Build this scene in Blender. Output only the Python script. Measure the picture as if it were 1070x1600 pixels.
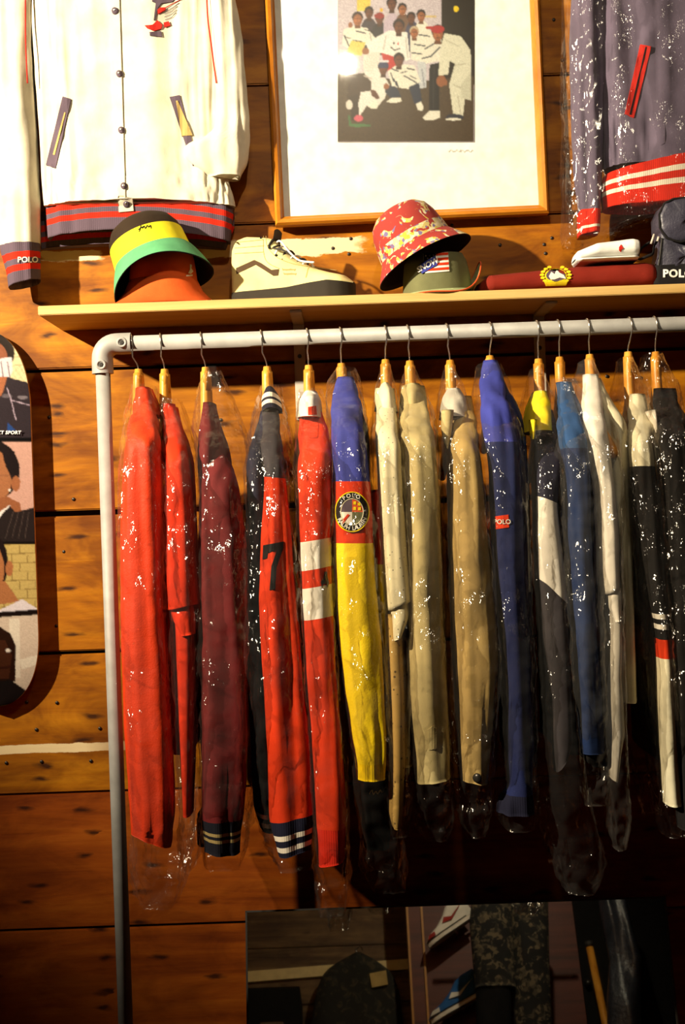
import bpy, bmesh, math, random
import numpy as np
from mathutils import Vector, Matrix, noise
random.seed(7)
SC = bpy.context.scene
COL = SC.collection
for o in list(bpy.data.objects):
    bpy.data.objects.remove(o)

# ------------------------------------------------------------------ camera
F = 50.0 / 36.0 * 1600.0            # focal length in pixels of the 1070x1600 frame
ROLL = math.radians(2.0)
CZ = 1.28
cR, sR = math.cos(ROLL), math.sin(ROLL)
cam_d = bpy.data.cameras.new('camera')
cam_d.sensor_fit = 'VERTICAL'
cam_d.sensor_height = 36.0
cam_d.lens = 50.0
cam_d.clip_start = 0.02
cam = bpy.data.objects.new('camera', cam_d)
COL.objects.link(cam)
cam.matrix_world = Matrix.Translation((0, 0, CZ)) @ Matrix.Rotation(math.pi / 2, 4, 'X') @ Matrix.Rotation(-ROLL, 4, 'Z')
SC.camera = cam

# ------------------------------------------------------------------ world, lights, exposure
world = bpy.data.worlds.new('world')
SC.world = world
world.use_nodes = True
world.node_tree.nodes['Background'].inputs['Color'].default_value = (1.0, 0.72, 0.45, 1)
world.node_tree.nodes['Background'].inputs['Strength'].default_value = 0.02
WARM = (1.0, 0.85, 0.61)
KEY = Vector((-2.45, 1.2, 2.78))
LAMPS = [  # position, aim, watts, cone degrees, blend, bulb radius
    (KEY, Vector((0.12, 3.3, 2.05)), 1380.0, 70.5, 1.0, 0.035),
    (Vector((0.073, 1.2, 2.99)), Vector((0.1, 3.3, 1.9)), 55.0, 60, 1.0, 0.03),
    (Vector((-0.13, 1.2, 3.03)), Vector((0.4, 3.3, 1.7)), 18.0, 60, 1.0, 0.025),
    (Vector((0.9, 0.5, 2.93)), Vector((0.3, -1.5, 1.6)), 60.0, 90, 1.0, 0.03),  # added lamp, unseen: brightens the far boards shown in the mirror
]
def add_spot(name, p, aim, watts, cone, blend, rad):
    d = bpy.data.lights.new(name, 'SPOT')
    d.energy = watts
    d.color = WARM
    d.spot_size = math.radians(cone)
    d.spot_blend = blend
    d.shadow_soft_size = rad
    o = bpy.data.objects.new(name, d)
    COL.objects.link(o)
    o.location = p
    o.rotation_euler = (aim - p).to_track_quat('-Z', 'Y').to_euler()
for i, (p, aim, w, cone, bl, rad) in enumerate(LAMPS):
    add_spot('lamp_light', p, aim, w, cone, bl, rad)
SC.view_settings.view_transform = 'Standard'
SC.view_settings.look = 'None'
SC.view_settings.gamma = 1.0
SC.view_settings.use_curve_mapping = False
SC.view_settings.exposure = 0.0
cy = SC.cycles
cy.transparent_max_bounces = 48
cy.max_bounces = 6
cy.diffuse_bounces = 2
cy.glossy_bounces = 3
cy.caustics_reflective = False
cy.caustics_refractive = False
cy.sample_clamp_indirect = 4.0
cy.use_denoising = True
cy.use_adaptive_sampling = True
cy.adaptive_threshold = 0.03

# ------------------------------------------------------------------ helpers
def U(px, py, Y):
    """the point at depth Y that the photograph shows at pixel px, py"""
    dx = (px - 535.0) / F
    dy = (800.0 - py) / F
    return Vector(((cR * dx + sR * dy) * Y, Y, CZ + (-sR * dx + cR * dy) * Y))
def srgb(r, g, b):
    def f(c):
        c /= 255.0
        return c / 12.92 if c <= 0.04045 else ((c + 0.055) / 1.055) ** 2.4
    return (f(r), f(g), f(b), 1.0)
def lerp(a, b, t): return a + (b - a) * t
def sstep(a, b, x):
    t = min(1.0, max(0.0, (x - a) / (b - a)))
    return t * t * (3 - 2 * t)
def origin(o):
    v = Vector((0, 0, 0))
    while o is not None:
        v += o.location
        o = o.parent
    return v
def thing(name, label, cat, loc, group=None):
    o = bpy.data.objects.new(name, None)
    o.empty_display_size = 0.05
    COL.objects.link(o)
    o.location = loc
    o['label'] = label
    o['category'] = cat
    if group: o['group'] = group
    return o
def mk(name, vf, mat, parent=None, smooth=True, cols=None, label=None, bevel=0):
    V, Fc = vf
    if parent is None:
        xs = [v[0] for v in V]; ys = [v[1] for v in V]; zs = [v[2] for v in V]
        off = Vector(((min(xs) + max(xs)) / 2, (min(ys) + max(ys)) / 2, min(zs)))
    else:
        off = origin(parent)
    me = bpy.data.meshes.new(name)
    me.from_pydata([(v[0] - off[0], v[1] - off[1], v[2] - off[2]) for v in V], [], Fc)
    if bevel:
        bm = bmesh.new(); bm.from_mesh(me)
        bmesh.ops.bevel(bm, geom=bm.edges[:] , offset=bevel, segments=2, affect='EDGES', clamp_overlap=True)
        bm.to_mesh(me); bm.free()
    if bevel: smooth = False
    if smooth:
        me.polygons.foreach_set('use_smooth', [True] * len(me.polygons))
    if cols is not None:
        at = me.color_attributes.new('Col', 'FLOAT_COLOR', 'POINT')
        at.data.foreach_set('color', np.asarray(cols, dtype=np.float32).ravel())
    me.materials.append(MAT[mat] if isinstance(mat, str) else mat)
    o = bpy.data.objects.new(name, me)
    COL.objects.link(o)
    if parent is None: o.location = off
    else: o.parent = parent
    if label: o['label'] = label
    return o
def tag(o, label, cat, group=None, kind=None):
    o['label'] = label; o['category'] = cat
    if group: o['group'] = group
    if kind: o['kind'] = kind
    return o
def struct(o):
    o['kind'] = 'structure'
    return o
def join(*parts):
    V, Fc = [], []
    for v, f in parts:
        n = len(V)
        V.extend(v)
        Fc.extend([tuple(i + n for i in q) for q in f])
    return V, Fc
def box(c, size, ax=None):
    c = Vector(c)
    ax = ax or (Vector((1, 0, 0)), Vector((0, 1, 0)), Vector((0, 0, 1)))
    V = []
    for k in range(8):
        V.append(c + ax[0] * size[0] / 2 * (1 if k & 1 else -1) + ax[1] * size[1] / 2 * (1 if k & 2 else -1) + ax[2] * size[2] / 2 * (1 if k & 4 else -1))
    return V, [(0, 2, 3, 1), (4, 5, 7, 6), (0, 1, 5, 4), (2, 6, 7, 3), (0, 4, 6, 2), (1, 3, 7, 5)]
def tube(pts, rad, n=10, cap=True, flat=1.0, up=None):
    """sweep a circle (flat = squash along the second axis) along points"""
    pts = [Vector(p) for p in pts]
    V, Fc = [], []
    m = len(pts)
    prev = None
    for i, p in enumerate(pts):
        t = (pts[min(i + 1, m - 1)] - pts[max(i - 1, 0)]).normalized()
        if up is not None:
            a = Vector(up) - t * t.dot(Vector(up))
        elif prev is None:
            a = t.orthogonal()
        else:
            a = prev - t * prev.dot(t)
        if a.length < 1e-6: a = t.orthogonal()
        a.normalize(); prev = a
        b = t.cross(a)
        r = rad[i] if isinstance(rad, (list, tuple)) else rad
        for k in range(n):
            th = 2 * math.pi * k / n
            V.append(p + a * r * math.cos(th) + b * r * flat * math.sin(th))
    for i in range(m - 1):
        for k in range(n):
            k2 = (k + 1) % n
            Fc.append((i * n + k, i * n + k2, (i + 1) * n + k2, (i + 1) * n + k))
    if cap:
        Fc.append(tuple(range(n - 1, -1, -1)))
        Fc.append(tuple(range((m - 1) * n, m * n)))
    return V, Fc
def smooth_pts(P, k=6):
    P = [Vector(p) for p in P]
    out = []
    for i in range(len(P) - 1):
        p0, p1, p2, p3 = P[max(i - 1, 0)], P[i], P[i + 1], P[min(i + 2, len(P) - 1)]
        for j in range(k):
            t = j / k
            out.append(0.5 * ((2 * p1) + (p2 - p0) * t + (2 * p0 - 5 * p1 + 4 * p2 - p3) * t * t + (3 * p1 - p0 - 3 * p2 + p3) * t ** 3))
    out.append(P[-1])
    return out
def prism(poly, depth_vec):
    """closed outline (list of 3D points) given thickness along depth_vec"""
    n = len(poly)
    V = [Vector(p) for p in poly] + [Vector(p) + Vector(depth_vec) for p in poly]
    Fc = [tuple(range(n)), tuple(range(2 * n - 1, n - 1, -1))]
    for i in range(n):
        j = (i + 1) % n
        Fc.append((i, i + n, j + n, j))
    return V, Fc
def pixpoly(pts, Y, th):
    return prism([U(x, y, Y) for x, y in pts], (0, th, 0))
def grid_faces(R, N, closed=True):
    Fc = []
    for i in range(R - 1):
        for k in range(N if closed else N - 1):
            k2 = (k + 1) % N
            Fc.append((i * N + k, i * N + k2, (i + 1) * N + k2, (i + 1) * N + k))
    return Fc
def disc(c, ax, ay, nrm, r, th, n=28, dome=0.0):
    """coin with a slightly domed face"""
    c, ax, ay, nrm = Vector(c), Vector(ax), Vector(ay), Vector(nrm)
    V, prof = [], [(1.0, 0), (1.0, th * .7), (.93, th), (.5, th + dome * .75), (.02, th + dome)]
    for q, h in prof:
        for k in range(n):
            a = 2 * math.pi * k / n
            V.append(c + (ax * math.cos(a) + ay * math.sin(a)) * r * q + nrm * h)
    Fc = grid_faces(len(prof), n)
    Fc.append(tuple(range((len(prof) - 1) * n, len(prof) * n)))
    return V, Fc
def text_vf(s, height, org, ax, ay, nrm, th=0.0012, bold=0.0, spacing=1.0):
    cu = bpy.data.curves.new('txt', 'FONT')
    cu.body = s
    cu.size = 1.0
    cu.extrude = 0.5
    cu.offset = bold
    cu.space_character = spacing
    cu.align_x = 'CENTER'; cu.align_y = 'CENTER'
    cu.resolution_u = 3
    ob = bpy.data.objects.new('txt', cu)
    COL.objects.link(ob)
    bpy.context.view_layer.update()
    dg = bpy.context.evaluated_depsgraph_get()
    me = bpy.data.meshes.new_from_object(ob.evaluated_get(dg))
    k = height / 0.7
    V = [Vector(org) + Vector(ax) * v.co.x * k + Vector(ay) * v.co.y * k + Vector(nrm) * (v.co.z * th) for v in me.vertices]
    Fc = [tuple(p.vertices) for p in me.polygons]
    bpy.data.objects.remove(ob); bpy.data.curves.remove(cu); bpy.data.meshes.remove(me)
    return V, Fc
XR = Vector((cR, 0, -sR)); 
IMX = Vector((cR, 0, -sR)); IMY = Vector((sR, 0, cR))     # picture right / up for flat print laid out as in the photo
EX, EY, EZ = Vector((1, 0, 0)), Vector((0, 1, 0)), Vector((0, 0, 1))

# ------------------------------------------------------------------ materials
MAT = {}
def nodes_of(name):
    m = bpy.data.materials.new(name)
    m.use_nodes = True
    nt = m.node_tree
    b = nt.nodes['Principled BSDF']
    MAT[name] = m
    return m, nt, b
def N(nt, typ, **kw):
    n = nt.nodes.new(typ)
    for k, v in kw.items():
        if k in n.inputs: n.inputs[k].default_value = v
        else: setattr(n, k, v)
    return n
def ramp(nt, stops, interp='LINEAR'):
    r = nt.nodes.new('ShaderNodeValToRGB')
    r.color_ramp.interpolation = interp
    el = r.color_ramp.elements
    el[0].position, el[0].color = stops[0]
    el[1].position, el[1].color = stops[-1]
    for p, c in stops[1:-1]:
        e = el.new(p); e.color = c
    return r
def coords(nt, scale=(1, 1, 1), rnd=False):
    tc = nt.nodes.new('ShaderNodeTexCoord')
    mp = nt.nodes.new('ShaderNodeMapping')
    mp.inputs['Scale'].default_value = scale
    nt.links.new(tc.outputs['Object'], mp.inputs['Vector'])
    if rnd:
        oi = nt.nodes.new('ShaderNodeObjectInfo')
        ml = nt.nodes.new('ShaderNodeMath'); ml.operation = 'MULTIPLY'; ml.inputs[1].default_value = 37.0
        nt.links.new(oi.outputs['Random'], ml.inputs[0])
        cb = nt.nodes.new('ShaderNodeCombineXYZ')
        nt.links.new(ml.outputs[0], cb.inputs[0]); nt.links.new(ml.outputs[0], cb.inputs[1]); nt.links.new(ml.outputs[0], cb.inputs[2])
        nt.links.new(cb.outputs[0], mp.inputs['Location'])
    return mp.outputs[0]
def cloth(name, rgb, rough=0.85, var=0.18, weave=900, bump=0.25, sheen=0.0, spec=0.2):
    m, nt, b = nodes_of(name)
    c = srgb(*rgb)
    v = coords(nt)
    n1 = N(nt, 'ShaderNodeTexNoise', Scale=14.0, Detail=3.0)
    nt.links.new(v, n1.inputs['Vector'])
    lo = tuple(x * (1 - var) for x in c[:3]) + (1,)
    hi = tuple(min(1, x * (1 + var)) for x in c[:3]) + (1,)
    r = ramp(nt, [(0.3, lo), (0.7, hi)])
    nt.links.new(n1.outputs['Fac'], r.inputs['Fac'])
    nt.links.new(r.outputs['Color'], b.inputs['Base Color'])
    n2 = N(nt, 'ShaderNodeTexNoise', Scale=float(weave), Detail=1.0)
    nt.links.new(v, n2.inputs['Vector'])
    n3 = N(nt, 'ShaderNodeTexNoise', Scale=38.0, Detail=3.0)
    nt.links.new(v, n3.inputs['Vector'])
    mx = N(nt, 'ShaderNodeMath', operation='MULTIPLY_ADD'); mx.inputs[1].default_value = 4.0
    nt.links.new(n3.outputs['Fac'], mx.inputs[0]); nt.links.new(n2.outputs['Fac'], mx.inputs[2])
    bp = N(nt, 'ShaderNodeBump', Strength=bump, Distance=0.0012)
    nt.links.new(mx.outputs[0], bp.inputs['Height'])
    nt.links.new(bp.outputs[0], b.inputs['Normal'])
    b.inputs['Roughness'].default_value = rough
    b.inputs['Specular IOR Level'].default_value = spec
    if sheen: b.inputs['Sheen Weight'].default_value = sheen
    return m
def rib(name, rgb):
    """ribbed knit: fine upright ridges"""
    m, nt, b = nodes_of(name)
    b.inputs['Base Color'].default_value = srgb(*rgb)
    b.inputs['Roughness'].default_value = 0.95
    b.inputs['Specular IOR Level'].default_value = 0.1
    w = N(nt, 'ShaderNodeTexWave', Scale=70.0, Distortion=0.6)
    nt.links.new(coords(nt), w.inputs['Vector'])
    bp = N(nt, 'ShaderNodeBump', Strength=0.2, Distance=0.002)
    nt.links.new(w.outputs['Fac'], bp.inputs['Height'])
    nt.links.new(bp.outputs[0], b.inputs['Normal'])
def plain(name, rgb, rough=0.5, metal=0.0, spec=0.5, emit=None):
    m, nt, b = nodes_of(name)
    c = srgb(*rgb)
    n1 = N(nt, 'ShaderNodeTexNoise', Scale=30.0, Detail=4.0)
    nt.links.new(coords(nt), n1.inputs['Vector'])
    r = ramp(nt, [(0.3, tuple(x * .88 for x in c[:3]) + (1,)), (0.7, tuple(min(1, x * 1.1) for x in c[:3]) + (1,))])
    nt.links.new(n1.outputs['Fac'], r.inputs['Fac'])
    nt.links.new(r.outputs['Color'], b.inputs['Base Color'])
    b.inputs['Roughness'].default_value = rough
    b.inputs['Metallic'].default_value = metal
    b.inputs['Specular IOR Level'].default_value = spec
    if emit:
        m.cycles.emission_sampling = 'NONE'
        b.inputs['Emission Color'].default_value = (*WARM, 1)
        b.inputs['Emission Strength'].default_value = emit
    return m
def painted(name, rough=0.4, spec=0.5):
    m, nt, b = nodes_of(name)
    a = N(nt, 'ShaderNodeAttribute', attribute_name='Col')
    nt.links.new(a.outputs['Color'], b.inputs['Base Color'])
    b.inputs['Roughness'].default_value = rough
    b.inputs['Specular IOR Level'].default_value = spec
def wood(name, dark, mid, light, scale=(1.6, 8, 22), rough=0.5, knots=0.0, paint=None, rnd=True, spec=0.4, blotch=0.0):
    m, nt, b = nodes_of(name)
    v = coords(nt, scale, rnd)
    n1 = N(nt, 'ShaderNodeTexNoise', Scale=1.0, Detail=7.0, Roughness=0.66, Distortion=0.5)
    nt.links.new(v, n1.inputs['Vector'])
    r = ramp(nt, [(0.30, srgb(*dark)), (0.5, srgb(*mid)), (0.72, srgb(*light))])
    nt.links.new(n1.outputs['Fac'], r.inputs['Fac'])
    col = r.outputs['Color']
    if blotch:
        vb = coords(nt, (4.5, 3, 9.0), rnd)
        nb = N(nt, 'ShaderNodeTexNoise', Scale=1.2, Detail=4.0, Roughness=0.6, Distortion=0.6)
        nt.links.new(vb, nb.inputs['Vector'])
        rb = ramp(nt, [(0.36, (1 - blotch, 1 - blotch * 1.15, 1 - blotch * 1.2, 1)), (0.62, (1.0, 1.0, 1.0, 1))])
        nt.links.new(nb.outputs['Fac'], rb.inputs['Fac'])
        mx = N(nt, 'ShaderNodeMix', data_type='RGBA', blend_type='MULTIPLY')
        mx.inputs[0].default_value = 1.0
        nt.links.new(col, mx.inputs[6]); nt.links.new(rb.outputs['Color'], mx.inputs[7])
        col = mx.outputs[2]
    if knots:
        vk = coords(nt, (7.5, 5, 24), rnd)
        vo = N(nt, 'ShaderNodeTexVoronoi', voronoi_dimensions='2D', Scale=1.0, Randomness=1.0)
        s3 = N(nt, 'ShaderNodeSeparateXYZ'); c3_ = N(nt, 'ShaderNodeCombineXYZ')
        nt.links.new(vk, s3.inputs[0]); nt.links.new(s3.outputs[0], c3_.inputs[0]); nt.links.new(s3.outputs[2], c3_.inputs[1])
        nw = N(nt, 'ShaderNodeTexNoise', Scale=2.0, Detail=3.0)
        nt.links.new(vk, nw.inputs['Vector'])
        av = N(nt, 'ShaderNodeVectorMath', operation='MULTIPLY_ADD')
        av.inputs[1].default_value = (0.5, 0.5, 0.5)
        nt.links.new(nw.outputs['Color'], av.inputs[0]); nt.links.new(c3_.outputs[0], av.inputs[2])
        nt.links.new(av.outputs[0], vo.inputs['Vector'])
        rk = ramp(nt, [(0.06, (1, 1, 1, 1)), (0.22, (0, 0, 0, 1))])
        nt.links.new(vo.outputs['Distance'], rk.inputs['Fac'])
        sx = N(nt, 'ShaderNodeSeparateColor')
        nt.links.new(vo.outputs['Color'], sx.inputs[0])
        gt = N(nt, 'ShaderNodeMath', operation='GREATER_THAN'); gt.inputs[1].default_value = 0.70
        nt.links.new(sx.outputs[0], gt.inputs[0])
        mm = N(nt, 'ShaderNodeMath', operation='MULTIPLY'); nt.links.new(rk.outputs['Color'], mm.inputs[0]); nt.links.new(gt.outputs[0], mm.inputs[1])
        m2 = N(nt, 'ShaderNodeMath', operation='MULTIPLY'); m2.inputs[1].default_value = knots
        nt.links.new(mm.outputs[0], m2.inputs[0])
        mx = N(nt, 'ShaderNodeMix', data_type='RGBA')
        mx.inputs[7].default_value = srgb(44, 18, 8)
        nt.links.new(m2.outputs[0], mx.inputs[0]); nt.links.new(col, mx.inputs[6])
        col = mx.outputs[2]
    for band in (paint or []):     # remains of old cream paint along a board edge: (z, half height, x from, x to, raggedness)
        z0, hz, x0, x1, rag = band
        g = N(nt, 'ShaderNodeNewGeometry')
        sp = N(nt, 'ShaderNodeSeparateXYZ'); nt.links.new(g.outputs['Position'], sp.inputs[0])
        nz = N(nt, 'ShaderNodeTexNoise', Scale=26.0, Detail=6.0, Roughness=0.7)
        mpx = N(nt, 'ShaderNodeMapping'); mpx.inputs['Scale'].default_value = (0.6, 1, 1.4)
        nt.links.new(g.outputs['Position'], mpx.inputs[0]); nt.links.new(mpx.outputs[0], nz.inputs['Vector'])
        def band_mask(sock, c, h, edge):
            s = N(nt, 'ShaderNodeMath', operation='SUBTRACT'); s.inputs[1].default_value = c; nt.links.new(sock, s.inputs[0])
            a = N(nt, 'ShaderNodeMath', operation='ABSOLUTE'); nt.links.new(s.outputs[0], a.inputs[0])
            q = N(nt, 'ShaderNodeMath', operation='MULTIPLY_ADD'); q.inputs[1].default_value = edge; q.inputs[2].default_value = -edge * 0.5
            nt.links.new(nz.outputs['Fac'], q.inputs[0])
            d = N(nt, 'ShaderNodeMath', operation='ADD'); nt.links.new(a.outputs[0], d.inputs[0]); nt.links.new(q.outputs[0], d.inputs[1])
            mr = N(nt, 'ShaderNodeMapRange'); mr.inputs[1].default_value = h; mr.inputs[2].default_value = h * 0.86; mr.inputs[3].default_value = 0; mr.inputs[4].default_value = 1
            nt.links.new(d.outputs[0], mr.inputs[0])
            return mr.outputs[0]
        ma = band_mask(sp.outputs['Z'], z0, hz, rag)
        mb_ = band_mask(sp.outputs['X'], (x0 + x1) / 2, (x1 - x0) / 2, rag * 3)
        mm = N(nt, 'ShaderNodeMath', operation='MULTIPLY'); nt.links.new(ma, mm.inputs[0]); nt.links.new(mb_, mm.inputs[1])
        mx = N(nt, 'ShaderNodeMix', data_type='RGBA'); mx.inputs[7].default_value = srgb(226, 205, 160)
        nt.links.new(mm.outputs[0], mx.inputs[0]); nt.links.new(col, mx.inputs[6])
        col = mx.outputs[2]
    nt.links.new(col, b.inputs['Base Color'])
    b.inputs['Roughness'].default_value = rough
    b.inputs['Specular IOR Level'].default_value = spec
    bp = N(nt, 'ShaderNodeBump', Strength=0.25, Distance=0.004)
    nt.links.new(n1.outputs['Fac'], bp.inputs['Height'])
    nt.links.new(bp.outputs[0], b.inputs['Normal'])
def film(name, veil=0.03, gloss=1.0, rough=0.2, scale=1.0, tint=(0.97, 0.955, 0.93), lo=0.5, tilt=0.8):
    """thin crinkled clear polythene: smooth in places, finely crumpled in others"""
    m, nt, b = nodes_of(name)
    nt.nodes.remove(b)
    out = nt.nodes['Material Output']
    v = coords(nt, (1, 1, 0.5))
    nd = N(nt, 'ShaderNodeTexNoise', Scale=34.0, Detail=1.0)            # bends the creases
    nt.links.new(v, nd.inputs['Vector'])
    av = N(nt, 'ShaderNodeVectorMath', operation='MULTIPLY_ADD'); av.inputs[1].default_value = (0.03, 0.03, 0.03)
    nt.links.new(nd.outputs['Color'], av.inputs[0]); nt.links.new(v, av.inputs[2])
    vo = N(nt, 'ShaderNodeTexVoronoi', Scale=95.0 * scale, distance='MANHATTAN')              # flat facets between creases
    nt.links.new(av.outputs[0], vo.inputs['Vector'])
    nm = N(nt, 'ShaderNodeTexNoise', Scale=15.0, Detail=1.0)
    nt.links.new(v, nm.inputs['Vector'])
    rm = ramp(nt, [(lo - 0.05, (0.05, 0.05, 0.05, 1)), (lo + 0.10, (1, 1, 1, 1))])
    nt.links.new(nm.outputs['Fac'], rm.inputs['Fac'])
    sb = N(nt, 'ShaderNodeVectorMath', operation='SUBTRACT'); sb.inputs[1].default_value = (0.5, 0.5, 0.5)
    nt.links.new(vo.outputs['Color'], sb.inputs[0])
    nf = N(nt, 'ShaderNodeTexNoise', Scale=300.0 * scale, Detail=1.0)    # fine crumpling that breaks the facets up
    nt.links.new(v, nf.inputs['Vector'])
    s2 = N(nt, 'ShaderNodeVectorMath', operation='SUBTRACT'); s2.inputs[1].default_value = (0.5, 0.5, 0.5)
    nt.links.new(nf.outputs['Color'], s2.inputs[0])
    s3_ = N(nt, 'ShaderNodeVectorMath', operation='MULTIPLY_ADD'); s3_.inputs[1].default_value = (1.5, 1.5, 1.5)
    nt.links.new(s2.outputs[0], s3_.inputs[0]); nt.links.new(sb.outputs[0], s3_.inputs[2])
    sc_ = N(nt, 'ShaderNodeVectorMath', operation='MULTIPLY')
    nt.links.new(s3_.outputs[0], sc_.inputs[0]); nt.links.new(rm.outputs['Color'], sc_.inputs[1])
    ge = N(nt, 'ShaderNodeNewGeometry')
    ad = N(nt, 'ShaderNodeVectorMath', operation='MULTIPLY_ADD'); ad.inputs[1].default_value = (tilt, tilt, tilt)
    nt.links.new(sc_.outputs[0], ad.inputs[0]); nt.links.new(ge.outputs['Normal'], ad.inputs[2])
    bp = N(nt, 'ShaderNodeVectorMath', operation='NORMALIZE')
    nt.links.new(ad.outputs[0], bp.inputs[0])
    lw = N(nt, 'ShaderNodeLayerWeight', Blend=0.25)
    mr = N(nt, 'ShaderNodeMath', operation='MULTIPLY_ADD'); mr.inputs[1].default_value = 0.18 * gloss; mr.inputs[2].default_value = 0.03 * gloss
    mr.use_clamp = True
    nt.links.new(lw.outputs['Fresnel'], mr.inputs[0])
    gl = N(nt, 'ShaderNodeBsdfGlossy', Roughness=rough, distribution='BECKMANN')
    gl.inputs['Color'].default_value = (1, 0.97, 0.93, 1)
    nt.links.new(bp.outputs[0], gl.inputs['Normal'])
    tr = N(nt, 'ShaderNodeBsdfTransparent'); tr.inputs['Color'].default_value = (*tint, 1)
    df = N(nt, 'ShaderNodeBsdfDiffuse'); df.inputs['Color'].default_value = (0.85, 0.83, 0.8, 1)
    m1 = N(nt, 'ShaderNodeMixShader'); m1.inputs[0].default_value = veil
    nt.links.new(tr.outputs[0], m1.inputs[1]); nt.links.new(df.outputs[0], m1.inputs[2])
    m2 = N(nt, 'ShaderNodeMixShader')
    nt.links.new(mr.outputs[0], m2.inputs[0]); nt.links.new(m1.outputs[0], m2.inputs[1]); nt.links.new(gl.outputs[0], m2.inputs[2])
    nt.links.new(m2.outputs[0], out.inputs['Surface'])

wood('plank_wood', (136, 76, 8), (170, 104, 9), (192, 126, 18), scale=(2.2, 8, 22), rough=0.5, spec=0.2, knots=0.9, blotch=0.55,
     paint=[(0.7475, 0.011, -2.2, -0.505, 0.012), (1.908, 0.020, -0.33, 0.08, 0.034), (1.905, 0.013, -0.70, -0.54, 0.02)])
wood('plank_wood_dim_red', (122, 54, 12), (156, 76, 16), (178, 96, 24), scale=(2.2, 8, 22), rough=0.5, spec=0.2, knots=0.9, blotch=0.4)  # red cast of the dim lower wall is put into this wood colour
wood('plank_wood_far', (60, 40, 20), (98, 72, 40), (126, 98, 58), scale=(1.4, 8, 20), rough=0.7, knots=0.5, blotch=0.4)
wood('side_wood', (70, 30, 10), (110, 56, 18), (140, 80, 30), rough=0.7)
wood('floor_wood', (45, 25, 12), (70, 40, 20), (95, 60, 32), scale=(2, 14, 14), rough=0.5)
wood('pine', (190, 150, 84), (208, 170, 102), (222, 190, 126), scale=(1.5, 20, 34), rough=0.45)
wood('hanger_wood', (170, 104, 26), (206, 140, 46), (226, 166, 70), scale=(30, 6, 8), rough=0.4)
wood('frame_wood', (150, 84, 14), (182, 112, 24), (205, 138, 44), scale=(4, 12, 4), rough=0.32)
wood('red_wood', (60, 22, 10), (84, 32, 16), (100, 44, 24), rough=0.55)
plain('dark_gap', (22, 10, 5), 0.9)
plain('galvanised', (158, 156, 152), 0.6, 0.15, 0.3)
plain('steel', (205, 200, 190), 0.25, 0.95)
plain('dark_steel', (70, 66, 62), 0.35, 0.8)
plain('white_metal', (196, 186, 172), 0.5)
plain('mat_board', (240, 238, 230), 0.8, spec=0.15)
plain('lamp_black', (25, 25, 25), 0.5)
plain('bulb', (255, 230, 190), 0.4, emit=60.0)
plain('ceiling_paint', (120, 92, 62), 0.9)
plain('cream_paint', (214, 190, 130), 0.6)
plain('yellow_edge', (176, 120, 40), 0.5)
plain('pencil', (170, 168, 165), 0.8)
plain('rubber_black', (40, 36, 32), 0.7)
plain('rubber_brown', (42, 36, 27), 0.8, 0.0, 0.25)
plain('white_rubber', (215, 205, 190), 0.6)
painted('print', 0.35); painted('deck_print', 0.22)
film('film', 0.010, 1.15, lo=0.48); film('film_soft', 0.022, 1.0); film('film_black', 0.003, 1.5, 0.2, 1.0, lo=0.42)
for nm, c in dict(red=(205, 52, 14), red_tee=(212, 50, 16), maroon=(96, 24, 26), black=(24, 22, 22), navy=(34, 34, 54), charcoal=(52, 48, 52),
                  red_knit=(204, 52, 14), white=(226, 220, 208), cream=(214, 206, 176), blue=(54, 60, 140), yellow=(238, 208, 6), khaki=(176, 160, 112),
                  tan=(166, 140, 86), navy_knit=(26, 34, 76), bright_yellow=(232, 206, 30), pale_grey=(176, 170, 158), steel_blue=(44, 74, 116), deep_blue=(26, 44, 84),
                  jacket_white=(208, 200, 178), plum=(88, 74, 86), jacket_navy=(98, 88, 108), jacket_red=(196, 40, 30), beige=(176, 150, 92),
                  terracotta=(206, 84, 30), hat_black=(42, 30, 18), hat_yellow=(226, 214, 40), hat_green=(84, 150, 104), hat_lining=(30, 34, 28),
                  olive=(104, 104, 70), olive_light=(150, 158, 112), orange=(216, 88, 40), wool_maroon=(118, 30, 16), towel=(242, 238, 230),
                  shoe_cream=(214, 200, 140), shoe_brown=(74, 56, 38), lining=(40, 20, 16), nylon_dark=(44, 44, 56), flesh=(90, 50, 30),
                  shadow_black=(14, 12, 11), shoe_blue=(40, 90, 150), shoe_red=(150, 40, 34), far_blue=(54, 60, 72)).items():  # darkest black here is shared by badge, cuff, door and cabinet
    cloth(nm, c)
cloth('nylon', (58, 56, 70), 0.45, 0.2, 300, 0.4, spec=0.5)
cloth('satin_yellow', (240, 206, 4), 0.6, 0.05, 300, 0.3, spec=0.3)
cloth('satin_red', (208, 54, 12), 0.6, 0.08, 300, 0.3, spec=0.3)
cloth('dark_sheen', (50, 54, 64), 0.4, 0.3, 60, 0.8, spec=0.6)
for nm, c in dict(rib_plum=(88, 74, 86), rib_red=(198, 42, 26), rib_white=(226, 214, 196), rib_black=(26, 26, 34), rib_yellow=(238, 200, 4), rib_beige=(150, 130, 84),
                  rib_navy=(30, 30, 46)).items():
    rib(nm, c)
def speckled(name, base, spot, scale, lo):
    m, nt, b = nodes_of(name)
    vo = N(nt, 'ShaderNodeTexVoronoi', Scale=scale)
    nt.links.new(coords(nt), vo.inputs['Vector'])
    r = ramp(nt, [(lo, srgb(*spot)), (lo + 0.06, srgb(*base))])
    nt.links.new(vo.outputs['Distance'], r.inputs['Fac'])
    nt.links.new(r.outputs['Color'], b.inputs['Base Color'])
    b.inputs['Roughness'].default_value = 0.9
speckled('speckled_cream', (216, 206, 170), (120, 116, 96), 95.0, 0.10)
speckled('speckled_tan', (170, 136, 70), (90, 70, 34), 70.0, 0.14)
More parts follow.
